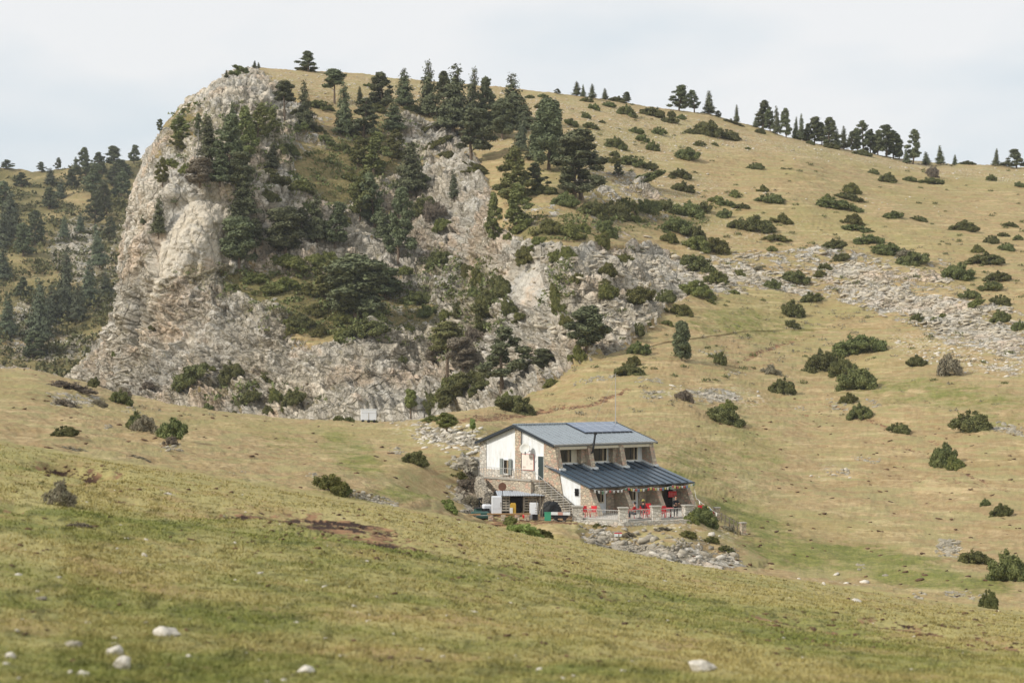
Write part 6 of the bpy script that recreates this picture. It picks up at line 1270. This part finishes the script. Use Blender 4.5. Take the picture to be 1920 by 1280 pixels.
def outcrop(px, py, wpx, hpx, n, label, mat=M_GREYS, seed=0, group='rock outcrops in the grass', rot=0.0, big=.3, only=None):
    """a cluster of weathered blocks that stand as one outcrop"""
    rg = np.random.default_rng(seed); P_ = []; S_ = []
    for _ in range(n):
        a, q = rg.uniform(-1, 1), rg.uniform(-1, 1)
        x = px + a * wpx / 2; y = py + q * hpx / 2 + math.tan(rot) * a * wpx / 2
        d = Vector(ray(x, y)).normalized(); best = None
        for o in (only or (pasture, mountain)):
            ok, loc, nrm, _ = o.ray_cast(EYE, d, distance=900)
            if ok and (best is None or loc.y < best.y): best = loc
        if best is None: continue
        P_.append(tuple(best)); S_.append(rg.uniform(.35, 1) * hpx * best.y / FPX * big * (1.2 - abs(a) * .5))
    o = empty('rock_outcrop', P_[0], 0, label, 'rock outcrop', group)
    for q, sz_ in zip(P_, S_):
        c = link('rock', random.choice(ROCKS[mat.name]), o); c.location = Vector(q) - Vector(P_[0]) - Vector((0, 0, sz_ * .2)); c.rotation_euler = (rg.uniform(-.3, .3), rg.uniform(-.4, .4), rg.uniform(0, 6.28)); c.scale = (sz_ * rg.uniform(.9, 1.7), sz_ * rg.uniform(.8, 1.2), sz_ * rg.uniform(.6, 1.0))
    return o
OUT = [(745, 844, 34, 14, 20, 'dark grey knobbly outcrop left of the lone round bush', 0, .4), (785, 822, 26, 12, 16, 'small outcrop on the grass below the leafy knoll', 0, .4), (835, 812, 110, 26, 70, 'long pale outcrop running down from the knoll towards the house', .2, .18),
 (873, 832, 70, 22, 44, 'grey outcrop behind the left end of the house', .15, .24), (856, 928, 40, 26, 26, 'grey stones on the bank left of the yard', .5, .3), (888, 902, 34, 40, 40, 'broken rock bank beside the left corner of the house', .3, .22), (865, 868, 56, 22, 46, 'rounded grey outcrop beside the gable of the house', .15, .38), (585, 892, 26, 9, 14, 'small outcrop above the yellow green bush of the pasture', 0, .5), (700, 934, 92, 14, 90, 'dark stony bank right of the yellow green bush', .22, .4),
 (1340, 748, 60, 16, 40, 'pale rocks round the grey dry shrub above the house', 0, .3), (1220, 740, 42, 14, 30, 'small pale outcrop directly above the mast', 0, .35), (1380, 700, 36, 8, 14, 'flat grey slab on the slope above the house', 0, .5), (1155, 655, 60, 9, 40, 'grey ledge below the conical tree on the ridge', -.25, .5),
 (1115, 712, 80, 10, 50, 'long flat ledge on the ridge behind the mast', -.15, .45), (1580, 886, 26, 12, 16, 'small whitish outcrop alone on the right slope', 0, .5), (1625, 862, 60, 10, 30, 'broken pale stones above the small whitish outcrop', .1, .4), (1778, 1028, 44, 32, 46, 'grey boulder heap beside the dark bushes at the right', .1, .3),
 (1893, 804, 50, 18, 34, 'pale stones right of the big round bush on the far right', .2, .35), (1613, 1063, 14, 12, 8, 'pair of pale stones in the green hollow', 0, .5), (1838, 1120, 60, 18, 40, 'stones left of the upright bush on the lower right', .2, .3), (1723, 1116, 22, 14, 12, 'grey stone half hidden by the near crest', 0, .5), (1660, 1080, 14, 8, 6, 'dark grey stone beside the green hollow', 0, .6),
 (140, 754, 90, 16, 50, 'grey rubble bank on the left pasture', 0, .35), (240, 768, 26, 9, 10, 'small grey stone heap left of the pasture', 0, .5), (205, 800, 18, 9, 8, 'lone dark stone left of the paired bushes', 0, .6), (322, 838, 44, 16, 22, 'grey rocks at the foot of the dark green pasture bush', 0, .4), (1640, 760, 26, 9, 14, 'grey stones beside the small bush of the right slope', 0, .4), (1570, 760, 40, 20, 30, 'stony patch under the paired bushes on the right slope', .3, .25),
 (1500, 765, 30, 9, 14, 'little grey outcrop on the dry slope', 0, .4), (1325, 660, 80, 10, 26, 'grey stones by the small bush on the ridge', .1, .4), (445, 885, 30, 6, 8, 'low dark stones on the pasture near the crest', 0, .6)]
for i, (x, y, wd, h, n_, lab, rot, big) in enumerate(OUT): outcrop(x, y, wd, h, n_, lab, M_GREYS, 200 + i, rot=rot, big=big)
for x, y, w_, h_, k_, lab in [(875, 925, 44, 26, 'h', 'grey brown brambles on the bank left of the yard'), (862, 905, 36, 16, 'y', 'olive tuft at the top of the bank left of the yard'), (893, 930, 50, 34, 'h', 'dark brambles below the left corner of the gable'), (908, 952, 36, 24, 'j', 'dark green bramble behind the white tank'), (1290, 1012, 40, 16, 'y', 'yellow green tuft in the middle of the rubble'), (1180, 1012, 30, 12, 'h', 'dry tuft near the small sign in the rubble'), (1335, 1022, 34, 14, 'y', 'green tuft in the right half of the rubble')]: place_bush(x, y, w_, h_, k_, lab, 'bushes round the house')
# rubble bank below the terrace
pts = field_pts([(1085, 1385, 985, 1060, 1150)], (pasture, mountain), rng, lambda x, y, r: abs(y - (1004 + (x - 1085) * .125)) < 17 + r.normal() * 7 and r.random() < .6 + .4 * math.sin(x * .07 + y * .11))
o = stone_field('rubble_bank', pts, rng.uniform(.06, .2, len(pts)) * (1 + 1.6 * (rng.random(len(pts)) > .86)), stone_mat('rubble_stone', (138, 130, 116), (180, 171, 154), .8), rng, .7); tag(o, 'grey stone rubble tumbling down below the terrace', 'rubble', None, 'stuff')
# ================================================================= HAZE
hz = MB(); hz.box(-2600, 2600, -150, 2700, -30, EZ + 175)
hm = bpy.data.materials.new('haze'); hm.use_nodes = True; t_ = hm.node_tree; t_.nodes.clear(); o_ = t_.nodes.new('ShaderNodeOutputMaterial'); v_ = t_.nodes.new('ShaderNodeVolumePrincipled')
v_.inputs['Color'].default_value = (.86, .90, .95, 1); v_.inputs['Density'].default_value = .00011; t_.links.new(v_.outputs[0], o_.inputs['Volume'])
ho = hz.build('haze', hm); ho['kind'] = 'stuff'; ho.visible_shadow = True
